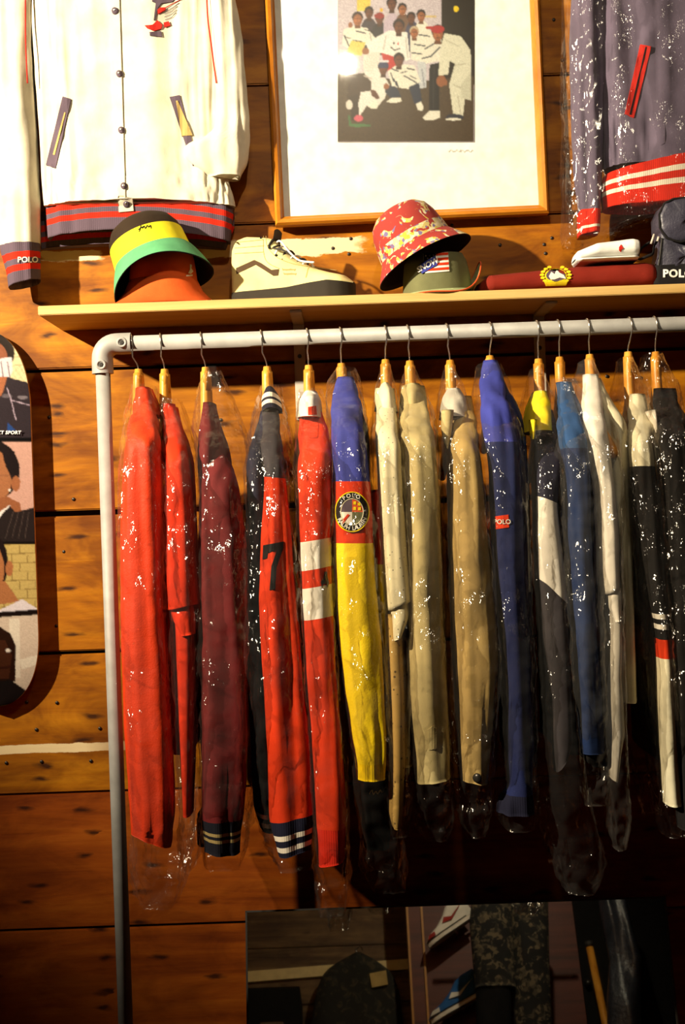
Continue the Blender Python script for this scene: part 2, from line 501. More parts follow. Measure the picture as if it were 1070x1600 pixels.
def floral(name, base, cols, scale, cover):
    m, nt, b = nodes_of(name)
    v = coords(nt)
    nz = N(nt, 'ShaderNodeTexNoise', Scale=scale * 0.32, Detail=2.0, Distortion=1.0)
    nt.links.new(v, nz.inputs['Vector'])
    msk = ramp(nt, [(cover, (0, 0, 0, 1)), (cover + 0.03, (1, 1, 1, 1))])
    nt.links.new(nz.outputs['Fac'], msk.inputs['Fac'])
    vo = N(nt, 'ShaderNodeTexVoronoi', Scale=scale)
    nt.links.new(v, vo.inputs['Vector'])
    sx = N(nt, 'ShaderNodeSeparateColor'); nt.links.new(vo.outputs['Color'], sx.inputs[0])
    k = len(cols)
    pal = ramp(nt, [(i / k, srgb(*c)) for i, c in enumerate(cols)], 'CONSTANT')
    nt.links.new(sx.outputs[0], pal.inputs['Fac'])
    mx = N(nt, 'ShaderNodeMix', data_type='RGBA'); mx.inputs[6].default_value = srgb(*base)
    nt.links.new(msk.outputs['Color'], mx.inputs[0]); nt.links.new(pal.outputs['Color'], mx.inputs[7])
    nt.links.new(mx.outputs[2], b.inputs['Base Color'])
    b.inputs['Roughness'].default_value = 0.9
FLOW = [(206, 192, 140), (196, 170, 60), (214, 202, 168), (110, 98, 140), (186, 170, 104)]
floral('floral', (150, 46, 38), FLOW, 120.0, 0.56)
floral('floral_band', (150, 46, 38), FLOW, 130.0, 0.42)
floral('dark_floral', (16, 15, 13), [(74, 66, 50), (40, 36, 28), (100, 88, 66)], 60.0, 0.5)
floral('woolly_dark', (26, 24, 17), [(42, 40, 30), (60, 52, 34)], 70.0, 0.55)
# mirror and picture glass
m, nt, b = nodes_of('mirror_glass')
b.inputs['Base Color'].default_value = (0.72, 0.74, 0.70, 1); b.inputs['Metallic'].default_value = 1.0; b.inputs['Roughness'].default_value = 0.015
m, nt, b = nodes_of('picture_glass')
nt.nodes.remove(b)
_g = N(nt, 'ShaderNodeBsdfGlossy', Roughness=0.03); _t = N(nt, 'ShaderNodeBsdfTransparent'); _t.inputs[0].default_value = (0.985, 0.985, 0.98, 1)
_f = N(nt, 'ShaderNodeLayerWeight', Blend=0.5); _p = N(nt, 'ShaderNodeMath', operation='POWER'); _p.inputs[1].default_value = 5.0
_q = N(nt, 'ShaderNodeMath', operation='MULTIPLY_ADD'); _q.inputs[1].default_value = 0.9; _q.inputs[2].default_value = 0.025; _m = N(nt, 'ShaderNodeMixShader')
nt.links.new(_f.outputs['Facing'], _p.inputs[0]); nt.links.new(_p.outputs[0], _q.inputs[0]); nt.links.new(_q.outputs[0], _m.inputs[0])
nt.links.new(_t.outputs[0], _m.inputs[1]); nt.links.new(_g.outputs[0], _m.inputs[2])
nt.links.new(_m.outputs[0], nt.nodes['Material Output'].inputs['Surface'])

# ------------------------------------------------------------------ the room
WY = 3.35                     # face of the boarded wall
RX0, RX1, RY0, RZ1 = -3.3, 2.5, -1.6, 3.15
struct(mk('floor', box(((RX0 + RX1) / 2, (RY0 + 3.5) / 2, -0.05), (RX1 - RX0 + .3, 3.5 - RY0 + .3, 0.1)), 'floor_wood', smooth=False))
struct(mk('ceiling', box(((RX0 + RX1) / 2, (RY0 + 3.5) / 2, RZ1 + 0.05), (RX1 - RX0 + .3, 3.5 - RY0 + .3, 0.1)), 'ceiling_paint', smooth=False))
wl = struct(mk('wall_left', box((RX0 - 0.05, (RY0 + 3.5) / 2, RZ1 / 2), (0.1, 3.5 - RY0, RZ1)), 'side_wood', smooth=False))
wr = struct(mk('wall_right', box((RX1 + 0.05, (RY0 + 3.5) / 2, RZ1 / 2), (0.1, 3.5 - RY0, RZ1)), 'side_wood', smooth=False))
wall_back = struct(mk('wall_back', box(((RX0 + RX1) / 2, WY + 0.06, RZ1 / 2), (RX1 - RX0, 0.06, RZ1)), 'dark_gap', smooth=False))
wall_far = struct(mk('wall_front', box(((RX0 + RX1) / 2, RY0 - 0.06, RZ1 / 2), (RX1 - RX0, 0.06, RZ1)), 'dark_gap', smooth=False))
JZ = [0.0, 0.3214, 0.6408, 0.971, 1.2993, 1.637, 1.965, 2.291, 2.62, 2.95, 3.15]
GAP = [0, .004, .003, .008, .013, .008, .004, .005, .005, .005, 0]
for i in range(len(JZ) - 1):
    z0, z1 = JZ[i] + GAP[i] / 2, JZ[i + 1] - GAP[i + 1] / 2
    dy = random.uniform(-.002, .002)
    mk('plank', box((-0.4, WY + 0.015 + dy, (z0 + z1) / 2), (5.78, 0.03, z1 - z0)), 'plank_wood_dim_red' if i < 2 else 'plank_wood', wall_back, bevel=0.003)
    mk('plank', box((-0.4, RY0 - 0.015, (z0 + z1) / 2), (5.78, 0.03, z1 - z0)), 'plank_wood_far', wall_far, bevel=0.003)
# nail and screw heads in the boards
for (x, y) in [(865, 31), (878, 94), (706, 352), (781, 383), (850, 382), (852, 396), (862, 372), (548, 373), (545, 397), (520, 388), (255, 660), (77, 652), (115, 780), (100, 862), (88, 978),
               (42, 1097), (89, 1098), (57, 1140), (156, 1138), (65, 1190), (142, 1189), (10, 1192), (385, 412), (948, 588), (345, 656), (700, 590), (1000, 590)]:
    p = U(x, y, WY)
    mk('nail_head', disc((p.x, WY + 0.002, p.z), EX, EZ, -EY, 0.0042, 0.004, 12, 0.001), 'dark_steel', wall_back)

# ------------------------------------------------------------------ shelf with brackets
SY0, SZ = 3.085, 1.7495       # front edge depth and top height
xl = U(59, 478, SY0).x
sh = thing('wall_shelf', 'long pale pine wall shelf holding hats and a sneaker above the rail', 'shelf', (0.6, WY, SZ - 0.3))
mk('shelf_board', box(((xl + 2.2) / 2, (SY0 + WY) / 2, SZ - 0.010), (2.2 - xl, WY - SY0, 0.020)), 'pine', sh, bevel=0.0015)
for bx_ in (466, 842):
    p = U(bx_, 500, WY - .01)
    b0 = join(box((p.x, WY - 0.004, SZ - 0.135), (0.026, 0.006, 0.23)), box((p.x, WY - 0.11, SZ - 0.0235), (0.026, 0.21, 0.006)))
    br = mk('bracket', b0, 'white_metal', sh, bevel=0.001)
    for dz in (0.06, 0.1, 0.2):
        mk('screw', disc((p.x, WY - 0.0068, SZ - dz), EX, EZ, -EY, 0.005, 0.002, 14), 'dark_steel', br)

# ------------------------------------------------------------------ pipe clothes rack
RAILY, RAILZ, PR = 3.0, 1.651, 0.0160
ex = U(160, 560, RAILY).x            # post axis at the elbow
rk = thing('clothes_rack', 'galvanised steel pipe clothes rack with elbow fitting along boarded wall', 'clothes rack', (0.5, RAILY, 0))
mk('rail', tube([(ex + 0.03, RAILY, RAILZ), (2.0, RAILY, RAILZ)], PR, 28), 'galvanised', rk)
for X in (ex, 2.0 + 0.03):
    s = 1 if X < 0 else -1
    if s > 0: post_top = RAILZ - 0.03
    mk('post', tube([(X, RAILY, 0.0), (X, RAILY, RAILZ - 0.03)], PR * 0.97, 28), 'galvanised', rk)
    arc = [(X, RAILY, RAILZ - 0.062)]
    rr = 0.030
    arc += [(X, RAILY, RAILZ - 0.040)]
    for k in range(9):
        a = math.pi / 2 * k / 8
        arc.append((X + s * (rr - rr * math.cos(a)), RAILY, RAILZ - rr + rr * math.sin(a)))
    arc += [(X + s * 0.040, RAILY, RAILZ), (X + s * 0.062, RAILY, RAILZ)]
    el = mk('elbow_fitting', tube(arc, [0.0225, .0225] + [0.0222] * 9 + [0.0225, .0225], 28, up=(0, -1, 0)), 'galvanised', rk)
    el.data.set_sharp_from_angle(angle=math.radians(50))
    for c in ((X, RAILY - 0.0205, RAILZ - 0.045), (X + s * 0.045, RAILY - 0.0205, RAILZ)):
        rg = [(Vector(c) + Vector((math.cos(a) * .0085, -.001, math.sin(a) * .0085))) for a in [2 * math.pi * q / 20 for q in range(21)]]
        mk('screw_boss', tube(rg, 0.0028, 8, False), 'galvanised', el)
        mk('grub_screw', disc(c, EX, EZ, -EY, 0.0056, 0.0025, 6), 'rubber_black', el)
    mk('foot_flange', disc((X, RAILY, 0), EX, EY, EZ, 0.055, 0.008, 28), 'galvanised', rk)

# ------------------------------------------------------------------ ceiling lamps
for i, (p, aim, w, cone, bl, rad) in enumerate(LAMPS):
    d = (aim - p).normalized()
    q = p - d * 0.02
    lab = ['black ceiling spotlight on a long stem aimed at the clothes wall', 'black ceiling spotlight mirrored in the picture glass beside the group photograph',
           'small black ceiling spotlight mirrored in the white mat near its moulding', 'added ceiling spotlight, unseen, brightening the far boards shown in the mirror'][i]
    lt = thing('ceiling_spotlight', lab, 'lamp', (q.x, q.y, RZ1), 'ceiling spotlights')
    back = q - d * 0.12
    mk('housing', tube([back, q - d * .1, q - d * 0.03, q], [0.022, 0.035, 0.045, 0.047], 24), 'lamp_black', lt)
    mk('stem', tube([q - d * .06, Vector((q.x - d.x * .06, q.y - d.y * .06, RZ1))], 0.007, 10), 'lamp_black', lt)
    a = d.orthogonal().normalized(); b2 = d.cross(a)
    mk('bulb', disc(q + d * .0, a, b2, d, 0.036, 0.004, 24, .006), 'bulb', lt)

# ------------------------------------------------------------------ cloth lofts
def spow(v, e): return math.copysign(abs(v) ** e, v)
def sample_rows(rows, step, extra):
    """rows of (y, xl, xr[, slant[, Yfront[, halfdepth]]]) resampled and smoothed"""
    ys = np.array([r[0] for r in rows], float)
    q = sorted(set(list(np.arange(ys[0], ys[-1], step)) + [ys[-1]] + [e for e in extra if ys[0] < e < ys[-1]]))
    q = np.array(q)
    cols = []
    fine = np.linspace(ys[0], ys[-1], 400)
    for k in range(1, 6):
        c = np.interp(fine, ys, [r[k] for r in rows])
        w = 15
        pad = np.concatenate([np.full(w, c[0]), c, np.full(w, c[-1])])
        if k < 4: pad[:w] = c[0] - (c[1] - c[0]) * np.arange(w, 0, -1); pad[-w:] = c[-1] + (c[-1] - c[-2]) * np.arange(1, w + 1)
        ker = np.hanning(2 * w + 1); ker /= ker.sum()
        c = np.convolve(pad, ker, 'valid')
        cols.append(np.interp(q, fine, c))
    return q, cols
def loft(rows, sections, parent, seed=0, n=44, step=6.0, expo=2.4, folds=0.012, wr=0.002, arch=0.0, gather=None, closetop=True, closebot=True, foldk=1.0, crumple=0.0, round_bottom=False, dents=0.0):
    """sections: (y_end, part name, material). Returns part objects."""
    q, (XL, XRr, SL, YF, HD) = sample_rows(rows, step, [s[0] for s in sections])
    ring, yav = [], []
    for i, y in enumerate(q):
        L = U(XL[i], y - SL[i] / 2, YF[i]); R = U(XRr[i], y + SL[i] / 2, YF[i])
        M = (L + R) / 2; H = (R - L) / 2
        hd = HD[i]
        vs = []
        for k in range(n):
            a = 2 * math.pi * k / n
            ca, sa = spow(math.cos(a), 2 / expo), spow(math.sin(a), 2 / expo)
            up = arch / F * YF[i] * (1 - ca * ca)
            P = M + H * ca + Vector((0, hd - hd * sa, up))
            f = noise.noise(Vector((P.x * 42 * foldk + seed * 7.3, P.y * 30 * foldk, P.z * 1.7 + seed)))
            f2 = noise.noise(Vector((P.x * 95 + seed * 3, P.y * 60, P.z * 4.5)))
            w = noise.noise(Vector((P.x * 34, P.y * 34, P.z * 20 + seed * 2.1)))
            lim = min(1.0, H.length / 0.03)
            dsp = (f * folds + f2 * folds * 0.35 + w * wr) * lim
            if gather and gather[0] < y < gather[1]:
                g = math.sin(math.pi * (y - gather[0]) / (gather[1] - gather[0]))
                dsp += g * gather[2] * noise.noise(Vector((P.x * 170, P.y * 150, P.z * 5 + seed)))
            nx, ny = ca * 0.55, -sa
            if crumple:
                c1 = noise.noise(Vector((P.x * 30 + seed, P.y * 30, P.z * 17)))
                c2 = abs(noise.noise(Vector((P.x * 64, P.y * 64 + seed, P.z * 38))))
                c3 = abs(noise.noise(Vector((P.x * 130, P.y * 130, P.z * 85 + seed))))
                dsp += crumple * (c1 + 0.9 * c2 + 0.45 * c3) * lim
            vs.append(P + Vector((nx * dsp, ny * dsp, 0)))
        if dents:
            pass
        ring.append(vs)
    out = []
    s0 = 0
    for si, (ye, nm, mt) in enumerate(sections):
        idx = [i for i in range(s0, len(q)) if q[i] <= ye + 1e-3]
        if not idx: continue
        s1 = idx[-1]
        if s1 <= s0: continue
        rr = ring[s0:s1 + 1]
        V = [v for r in rr for v in r]
        Fc = grid_faces(len(rr), n)
        first, last = (s0 == 0), (s1 == len(q) - 1)
        if first and closetop: Fc.append(tuple(range(n)))
        if last and closebot: Fc.append(tuple(range((len(rr) - 1) * n + n - 1, (len(rr) - 1) * n - 1, -1)))
        # hem thickness: an inner lip where the cloth ends in the open
        if last and not closebot:
            base = len(V)
            c = sum(rr[-1], Vector()) / n
            for st, (kk, dz) in enumerate(((0.985, 0.0), (0.94, 0.012), (0.93, 0.05))):
                V += [c + (v - c) * kk + Vector((0, 0, dz)) for v in rr[-1]]
                for k in range(n):
                    k2 = (k + 1) % n
                    p0 = base - n if st == 0 else base + (st - 1) * n
                    Fc.append((p0 + k, p0 + k2, base + st * n + k2, base + st * n + k))
        out.append(mk(nm, (V, Fc), mt, parent))
        s0 = s1
    return out
def cloth_rows(rows, y0=None, yf=(2.945, 2.755), ramp_len=90, hd=(0.022, 0.042)):
    """give shoulder rows their depth: the cloth starts at the neck near the rail and comes forward to the sleeve"""
    y0 = rows[0][0] if y0 is None else y0
    out = []
    ys = sorted(set([r[0] for r in rows] + [y0 + ramp_len * k / 4 for k in range(1, 5) if y0 + ramp_len * k / 4 < rows[-1][0]]))
    for y in ys:
        a = np.interp(y, [r[0] for r in rows], [r[1] for r in rows]); b = np.interp(y, [r[0] for r in rows], [r[2] for r in rows])
        s = np.interp(y, [r[0] for r in rows], [(r[3] if len(r) > 3 else 0.0) for r in rows])
        t = sstep(0, 1, (y - y0) / ramp_len) if y > y0 else 0
        out.append((y, a, b, s, lerp(yf[0], yf[1], t), lerp(hd[0], hd[1], t)))
    return out
from mathutils.bvhtree import BVHTree
def parts_bvh(parent):
    V, Fc = [], []
    off = origin(parent)
    for o in parent.children:
        if o.type != 'MESH': continue
        n = len(V)
        V += [v.co + off for v in o.data.vertices]
        Fc += [tuple(i + n for i in p.vertices) for p in o.data.polygons]
    return BVHTree.FromPolygons(V, Fc)
def drape(vf, tree, yref, lift=0.002):
    """lay a thin flat piece onto the cloth that lies behind it"""
    V, Fc = vf
    o = Vector((0, 0, CZ))
    hits = []
    for v in V:
        d = Vector(v) - o
        h = tree.ray_cast(o, d.normalized(), 5.0)[0]
        hits.append(h)
    ok = sorted(h.y for h in hits if h is not None) or [yref]
    med = ok[len(ok) // 2]
    out = []
    for v, h in zip(V, hits):
        if h is None or abs(h.y - med) > 0.05:
            d = Vector(v) - o
            h = o + d * (med / d.y)
        out.append(h + Vector((0, (v[1] - yref) - lift, 0)))
    return out, Fc
def fill_poly(pts, Y, th, cell=4.0):
    """pixel outline filled with a fine grid of columns so that it can follow folds"""
    from mathutils.geometry import delaunay_2d_cdt
    n = len(pts)
    out = []
    for i in range(n):
        a, b = Vector(pts[i]), Vector(pts[(i + 1) % n])
        k = max(1, int((b - a).length / cell))
        out += [a + (b - a) * j / k for j in range(k)]
    m = len(out)
    xs = [p.x for p in out]; ys = [p.y for p in out]
    grid = [Vector((x, y)) for x in np.arange(min(xs) + cell / 2, max(xs), cell) for y in np.arange(min(ys) + cell / 2, max(ys), cell)]
    r = delaunay_2d_cdt(out + grid, [], [list(range(m))], 1, 1e-4)
    P, T = r[0], r[2]
    k = len(P)
    V = [U(p.x, p.y, Y) for p in P] + [U(p.x, p.y, Y) + Vector((0, th, 0)) for p in P]
    cnt = {}
    for t in T:
        for i in range(len(t)):
            e = (t[i], t[(i + 1) % len(t)]); cnt[e] = cnt.get(e, 0) + 1
    Fc = [tuple(t) for t in T] + [tuple(i + k for i in reversed(t)) for t in T]
    for (a, b) in list(cnt):
        if (b, a) not in cnt: Fc.append((b, a, a + k, b + k))
    return V, Fc
def patch(name, pts, parent, mat, tree, th=0.003, lift=0.002, owner=None, cell=4.0):
    return mk(name, drape(fill_poly(pts, 2.7, th, cell), tree, 2.7, lift), mat, owner or parent, smooth=False)
def oval(cx, cy, rx, ry, a0=0, a1=360, n=40):
    return [(cx + rx * math.cos(math.radians(a0 + (a1 - a0) * k / n)), cy - ry * math.sin(math.radians(a0 + (a1 - a0) * k / n))) for k in range(n if a1 - a0 == 360 else n + 1)]
HG = 'wooden hangers along the pipe rail'
def hanger(label, hx, neck, shoulder, cyc=None):
    """hx: pixel x of hook on the rail; neck: pixel of the top of the wood; shoulder: pixel of the front tip"""
    N0 = U(neck[0], neck[1], RAILY)
    h = thing('clothes_hanger', label, 'hanger', (N0.x, RAILY, N0.z), HG)
    r = PR + 0.0022
    hxw = U(hx, 525, RAILY).x
    pts = []
    for k in range(13):
        a = math.radians(-20 + 230 * k / 12)          # from behind, over the top, to the front
        pts.append((hxw + 0.004 * (k - 6) / 6, RAILY + r * math.cos(a), RAILZ + r * math.sin(a)))
    pts.append((lerp(hxw, N0.x, 0.25), RAILY - 0.012, RAILZ - 0.030))
    pts.append((lerp(hxw, N0.x, 0.8), RAILY - 0.002, lerp(RAILZ - .03, N0.z, 0.5)))
    pts.append((N0.x, RAILY, N0.z + 0.004)); pts.append((N0.x, RAILY, N0.z - 0.02))
    mk('hook', tube(pts, 0.0016, 8), 'steel', h)
    cyy = cyc if cyc else shoulder[1] - 80
    for s in (1, -1):
        P = []
        for Yd, yy in ((0.0, neck[1] + 8), (0.012, max(neck[1] + 20, cyy + 4)), (0.05, cyy + 42), (0.10, cyy + 76), (0.15, cyy + 104), (0.20, cyy + 128)):
            q = U(lerp(neck[0], shoulder[0], Yd / .2), yy, RAILY)
            P.append(Vector((N0.x + (q.x - N0.x) * s, RAILY - Yd * s, q.z)))
        mk('arm', tube(smooth_pts(P, 4), [0.0108 - 0.0015 * k / 20 for k in range(21)], 12, True, 1.35, up=(1, 0, 0)), 'hanger_wood', h)
    mk('neck', tube([N0 + Vector((0, 0, .0)), N0 + Vector((0, 0, -.02)), N0 + Vector((0, 0, -0.05))], [0.0075, 0.0104, 0.0108], 12, True, 1.6, up=(1, 0, 0)), 'hanger_wood', h)
    return h
def body_loft(parent, cx, ytop, yhem, mat, w=(0.012, 0.026), hd=(0.05, 0.2), seed=0, dx=0, ramp=80, Yc=3.0, name='body', hemw=None):
    """the folded body of the garment behind its sleeve. cx = pixel of its middle at the neck, seen at the rail's depth"""
    rows = []
    lean = sR
    for y in [ytop, ytop + ramp * .35, ytop + ramp * .7, ytop + ramp, (ytop + yhem) / 2, yhem - 40, yhem]:
        t = sstep(0, 1, (y - ytop) / ramp)
        h = lerp(hd[0], hd[1], t); ww = lerp(w[0], w[1], t)
        if hemw and y > (ytop + yhem) / 2 - 1: ww = hemw
        yf = Yc - h
        k = Yc / yf
        # same world line, projected at its own front depth
        base = U(cx + dx * t + lean * (y - ytop), y, Yc)
        ix = 535 + ((cx + dx * t + lean * (y - ytop)) - 535) * k
        p = ww / yf * F
        rows.append((y, ix - p, ix + p, 0.0, yf, h))
    return loft(rows, [(yhem, name, mat)], parent, seed=seed, n=52, step=9, expo=2.6, folds=0.012, wr=0.002)
def bag(label, rows, y0, parent=None, mat='film', seed=0, hdmax=0.255, yf=(2.93, 2.715), ramp_len=130, crumple=0.009, group='clear plastic garment covers', folds=0.01):
    rr = []
    for r in cloth_rows(rows, y0, yf, ramp_len, (0.05, hdmax)):
        rr.append(r)
    # the open end hangs slack and flattens
    yl = rows[-1][0]
    rr = [(y, a, b, s, Y + (0.10 * sstep(yl - 160, yl, y)), h * (1 - 0.55 * sstep(yl - 160, yl, y))) for (y, a, b, s, Y, h) in rr]
    mid = rows[-1]
    p = U((mid[1] + mid[2]) / 2, mid[0], 2.9)
    t = thing('garment_cover', label, 'garment bag', (p.x, 2.97, p.z), group)
    loft(rr, [(yl, 'plastic_film', mat)], t, seed=seed + 40, n=72, step=5.0, expo=4.2, folds=folds, wr=0.002, crumple=crumple, closetop=False, closebot=True, gather=(yl - 90, yl + 15, 0.02))
    return t
def garment(name, label, cat, px, py):
    p = U(px, py, 2.9)
    return thing(name, label, cat, (p.x, 2.95, p.z), 'garments hanging on the pipe rail')

# 1 ---- red windbreaker beside the post
hanger('varnished hanger nearest the elbow fitting, carrying the plain red windbreaker', 205, (216, 577), (224, 690), 612)
g = garment('windbreaker', 'plain red windbreaker with gathered elastic cuff, nearest the rack post', 'jacket', 235, 1330)
loft(cloth_rows([(608, 211, 233), (640, 203, 240), (690, 190, 248), (760, 183, 250), (850, 182, 250), (950, 184, 254), (1050, 187, 260), (1150, 191, 268), (1230, 195, 271), (1285, 200, 270, 12), (1302, 200, 268, 18), (1318, 201, 262, 24)]),
     [(1290, 'sleeve', 'satin_red'), (1318, 'cuff', 'satin_red')], g, seed=1, gather=(1200, 1330, 0.012))
body_loft(g, 228, 616, 1185, 'satin_red', seed=2, dx=4)
loft([(604, 208, 232, 0, 2.93, .05), (622, 204, 238, 0, 2.91, .07), (646, 202, 246, 0, 2.90, .09)], [(646, 'collar', 'satin_red')], g, seed=3, step=4)
bag('clear plastic cover over the plain red windbreaker, nearest the post', [(600, 204, 236), (640, 196, 243), (700, 182, 250), (760, 175, 255), (900, 177, 256), (1100, 184, 266), (1300, 197, 277), (1390, 200, 278), (1422, 218, 270)], 600, seed=1)

# 2 ---- red tee
hanger('varnished hanger carrying the red short-sleeved tee', 250, (257, 577), (280, 720), 634)
g = garment('t_shirt', 'bright red short-sleeved tee between the red windbreaker and maroon jacket', 't-shirt', 285, 1275)
loft(cloth_rows([(630, 252, 272), (680, 253, 284), (740, 255, 293), (820, 257, 300), (900, 257, 304), (950, 259, 308, -10)]), [(951, 'sleeve', 'red_tee')], g, seed=5, folds=.008, closebot=False)
loft([(940, 262, 300, -8, 2.762, .03), (970, 268, 303, -6, 2.755, .03), (993, 282, 303, -4, 2.755, .02)], [(994, 'sleeve_lining', 'red_tee')], g, seed=6, n=30, folds=.012)
body_loft(g, 268, 634, 1180, 'red_tee', seed=7, dx=8)
loft([(955, 268, 300, 0, 2.765, .05), (1100, 274, 301, 0, 2.76, .05), (1200, 279, 300, 0, 2.76, .05), (1278, 283, 297, 0, 2.76, .05)], [(1278, 'front_panel', 'red_tee')], g, seed=8)
bag('clear plastic cover over the bright red short-sleeved tee', [(622, 248, 276), (690, 250, 296), (760, 252, 307), (900, 255, 309), (1100, 268, 306), (1280, 276, 306), (1330, 278, 310), (1362, 284, 300)], 622, seed=2)

# 3 ---- maroon jacket
hanger('pale hanger carrying the dark maroon jacket with black cuff', 313, (321, 574), (340, 735), 652)
g = garment('bomber_jacket', 'dark maroon jacket with black ribbed cuff and thin gold lines', 'jacket', 343, 1338)
loft(cloth_rows([(648, 318, 338), (700, 313, 350), (760, 309, 368), (840, 307, 380), (950, 308, 386), (1100, 310, 386), (1220, 311, 384), (1286, 312, 376), (1296, 316, 372), (1338, 318, 371, 3)], ramp_len=110),
     [(1286, 'sleeve', 'maroon'), (1303, 'cuff', 'rib_black'), (1308, 'cuff_stripe', 'rib_beige'), (1313, 'cuff', 'rib_black'), (1318, 'cuff_stripe', 'rib_beige'), (1338, 'cuff', 'rib_black')], g, seed=9, wr=.004)
body_loft(g, 327, 628, 1290, 'maroon', seed=10, dx=6)
loft([(1285, 303, 326, 0, 2.86, .1), (1324, 304, 326, 0, 2.86, .1)], [(1298, 'waistband', 'rib_black'), (1303, 'waistband_stripe', 'rib_beige'), (1324, 'waistband', 'rib_black')], g, seed=11)
bag('crumpled clear plastic cover over the dark maroon jacket', [(572, 322, 340), (600, 308, 352), (640, 298, 366), (690, 296, 378), (740, 300, 378), (820, 303, 384), (1000, 306, 390), (1270, 308, 384), (1345, 312, 378), (1362, 318, 374)], 590, seed=3, crumple=.012)

# 4 ---- navy and red jacket with a 7
hanger('varnished hanger carrying the jacket with number seven and striped collar', 407, (417, 573), (432, 700), 616)
g = garment('varsity_jacket', 'red sleeved jacket with black number seven and white striped collar', 'jacket', 455, 1340)
loft(cloth_rows([(628, 410, 432), (660, 408, 436), (700, 406, 440), (746, 411, 446, 4), (800, 409, 450), (850, 405, 455), (930, 402, 462), (1000, 404, 467), (1100, 410, 476), (1200, 416, 484), (1280, 420, 488, -14), (1338, 436, 483, -14)], ramp_len=100),
     [(746, 'yoke', 'charcoal'), (1283, 'sleeve', 'red_knit'), (1304, 'cuff', 'rib_navy'), (1312, 'cuff_stripe', 'rib_white'), (1322, 'cuff', 'rib_navy'), (1330, 'cuff_stripe', 'rib_white'), (1338, 'cuff', 'rib_navy')], g, seed=12)
body_loft(g, 417, 640, 1250, 'navy', seed=13, dx=-12)
loft([(700, 390, 412, 0, 2.85, .1), (800, 380, 408, 0, 2.82, .1), (1000, 378, 410, 0, 2.82, .1), (1262, 392, 424, 8, 2.82, .1), (1302, 402, 432, 8, 2.82, .1)],
     [(1266, 'front_panel', 'navy'), (1273, 'waistband', 'rib_navy'), (1280, 'waistband_stripe', 'rib_white'), (1287, 'waistband', 'rib_navy'), (1294, 'waistband_stripe', 'rib_white'), (1302, 'waistband', 'rib_navy')], g, seed=14)
loft([(609, 412, 430, 0, 2.93, .05), (620, 406, 437, 0, 2.92, .06), (628, 406, 438, 0, 2.91, .065), (642, 407, 439, 0, 2.90, .07)],
     [(618, 'collar', 'rib_navy'), (625, 'collar_stripe', 'rib_white'), (629, 'collar', 'rib_navy'), (635, 'collar_stripe', 'rib_white'), (642, 'collar', 'rib_navy')], g, seed=15, step=2, arch=6, folds=.002)
P7 = [(411, 852), (443, 846), (443, 856), (432, 886), (430, 920), (421, 922), (424, 884), (433, 859), (418, 864), (417, 872), (410, 874)]
patch('number_seven', P7, g, 'black', parts_bvh(g))
bag('clear plastic cover over the jacket with number seven', [(600, 408, 436), (650, 392, 446), (720, 378, 452), (800, 380, 458), (900, 376, 468), (1000, 374, 474), (1100, 388, 480), (1290, 402, 492), (1350, 424, 490), (1362, 432, 486)], 600, seed=4, crumple=.011)

# 5 ---- red rugby shirt with two white hoops
hanger('varnished hanger in front of the shelf bracket, carrying the hooped rugby shirt', 479, (482, 571), (490, 700), 618)
g = garment('rugby_shirt', 'red rugby shirt with white collar and two broad white sleeve hoops', 'shirt', 515, 1355)
loft(cloth_rows([(636, 470, 500), (680, 466, 516), (745, 464, 519), (800, 466, 518), (844, 468, 518, -9), (889, 470, 519, -9), (917, 471, 520, -9), (967, 473, 521, -9), (1050, 475, 526), (1150, 481, 534), (1250, 487, 540), (1296, 490, 541, 0), (1306, 493, 540, 0), (1354, 496, 539, -10)]),
     [(844, 'sleeve', 'red_knit'), (889, 'hoop', 'white'), (917, 'sleeve', 'red_knit'), (967, 'hoop', 'white'), (1298, 'sleeve', 'red_knit'), (1354, 'cuff', 'rib_red')], g, seed=16, folds=.007)
body_loft(g, 487, 634, 1150, 'red_knit', seed=17)
loft([(610, 474, 494, 0, 2.93, .05), (622, 468, 499, 0, 2.91, .06), (650, 465, 502, 0, 2.89, .07)], [(650, 'collar', 'white')], g, seed=18, step=3)
T = parts_bvh(g)
patch('placket', [(481, 636), (494, 634), (497, 668), (496, 690), (482, 690)], g, 'red_knit', T, .004)
patch('horse_emblem', [(507, 893), (511, 893), (512, 903), (514, 910), (512, 919), (510, 912), (505, 913), (503, 918), (501, 909), (505, 904)], g, 'charcoal', T)
bag('clear plastic cover with long tail over the white-hooped rugby shirt', [(606, 468, 500), (660, 460, 518), (720, 458, 525), (760, 460, 522), (900, 465, 522), (1100, 473, 532), (1300, 486, 545), (1400, 492, 544), (1432, 500, 540)], 606, seed=5)

# 6 ---- blue / red / yellow jacket with round patch
hanger('varnished hanger carrying the blue, red and yellow jacket', 531, (533, 568), (545, 690), 590)
g = garment('colour_block_jacket', 'blue, red and yellow colour block jacket with round badge on the sleeve', 'jacket', 578, 1222)
loft(cloth_rows([(588, 526, 552), (620, 517, 562), (680, 516, 570), (720, 519, 574), (752, 520, 577), (800, 520, 580), (848, 521, 583), (900, 523, 586), (1000, 529, 596), (1080, 537, 602), (1150, 546, 605), (1194, 554, 604), (1200, 556, 602), (1222, 557, 601)]),
     [(752, 'hood', 'blue'), (849, 'sleeve_panel', 'red_knit'), (1196, 'sleeve', 'satin_yellow'), (1222, 'cuff', 'rib_yellow')], g, seed=19, folds=.010, gather=(1120, 1225, .008))
body_loft(g, 548, 600, 1100, 'navy', seed=20, dx=4)
loft([(765, 580, 597, 0, 2.80, .08), (880, 586, 603, 0, 2.80, .08), (1000, 594, 610, 0, 2.80, .08), (1085, 600, 612, 0, 2.8, .08)], [(882, 'front_panel', 'red_knit'), (1085, 'front_panel', 'satin_yellow')], g, seed=21)
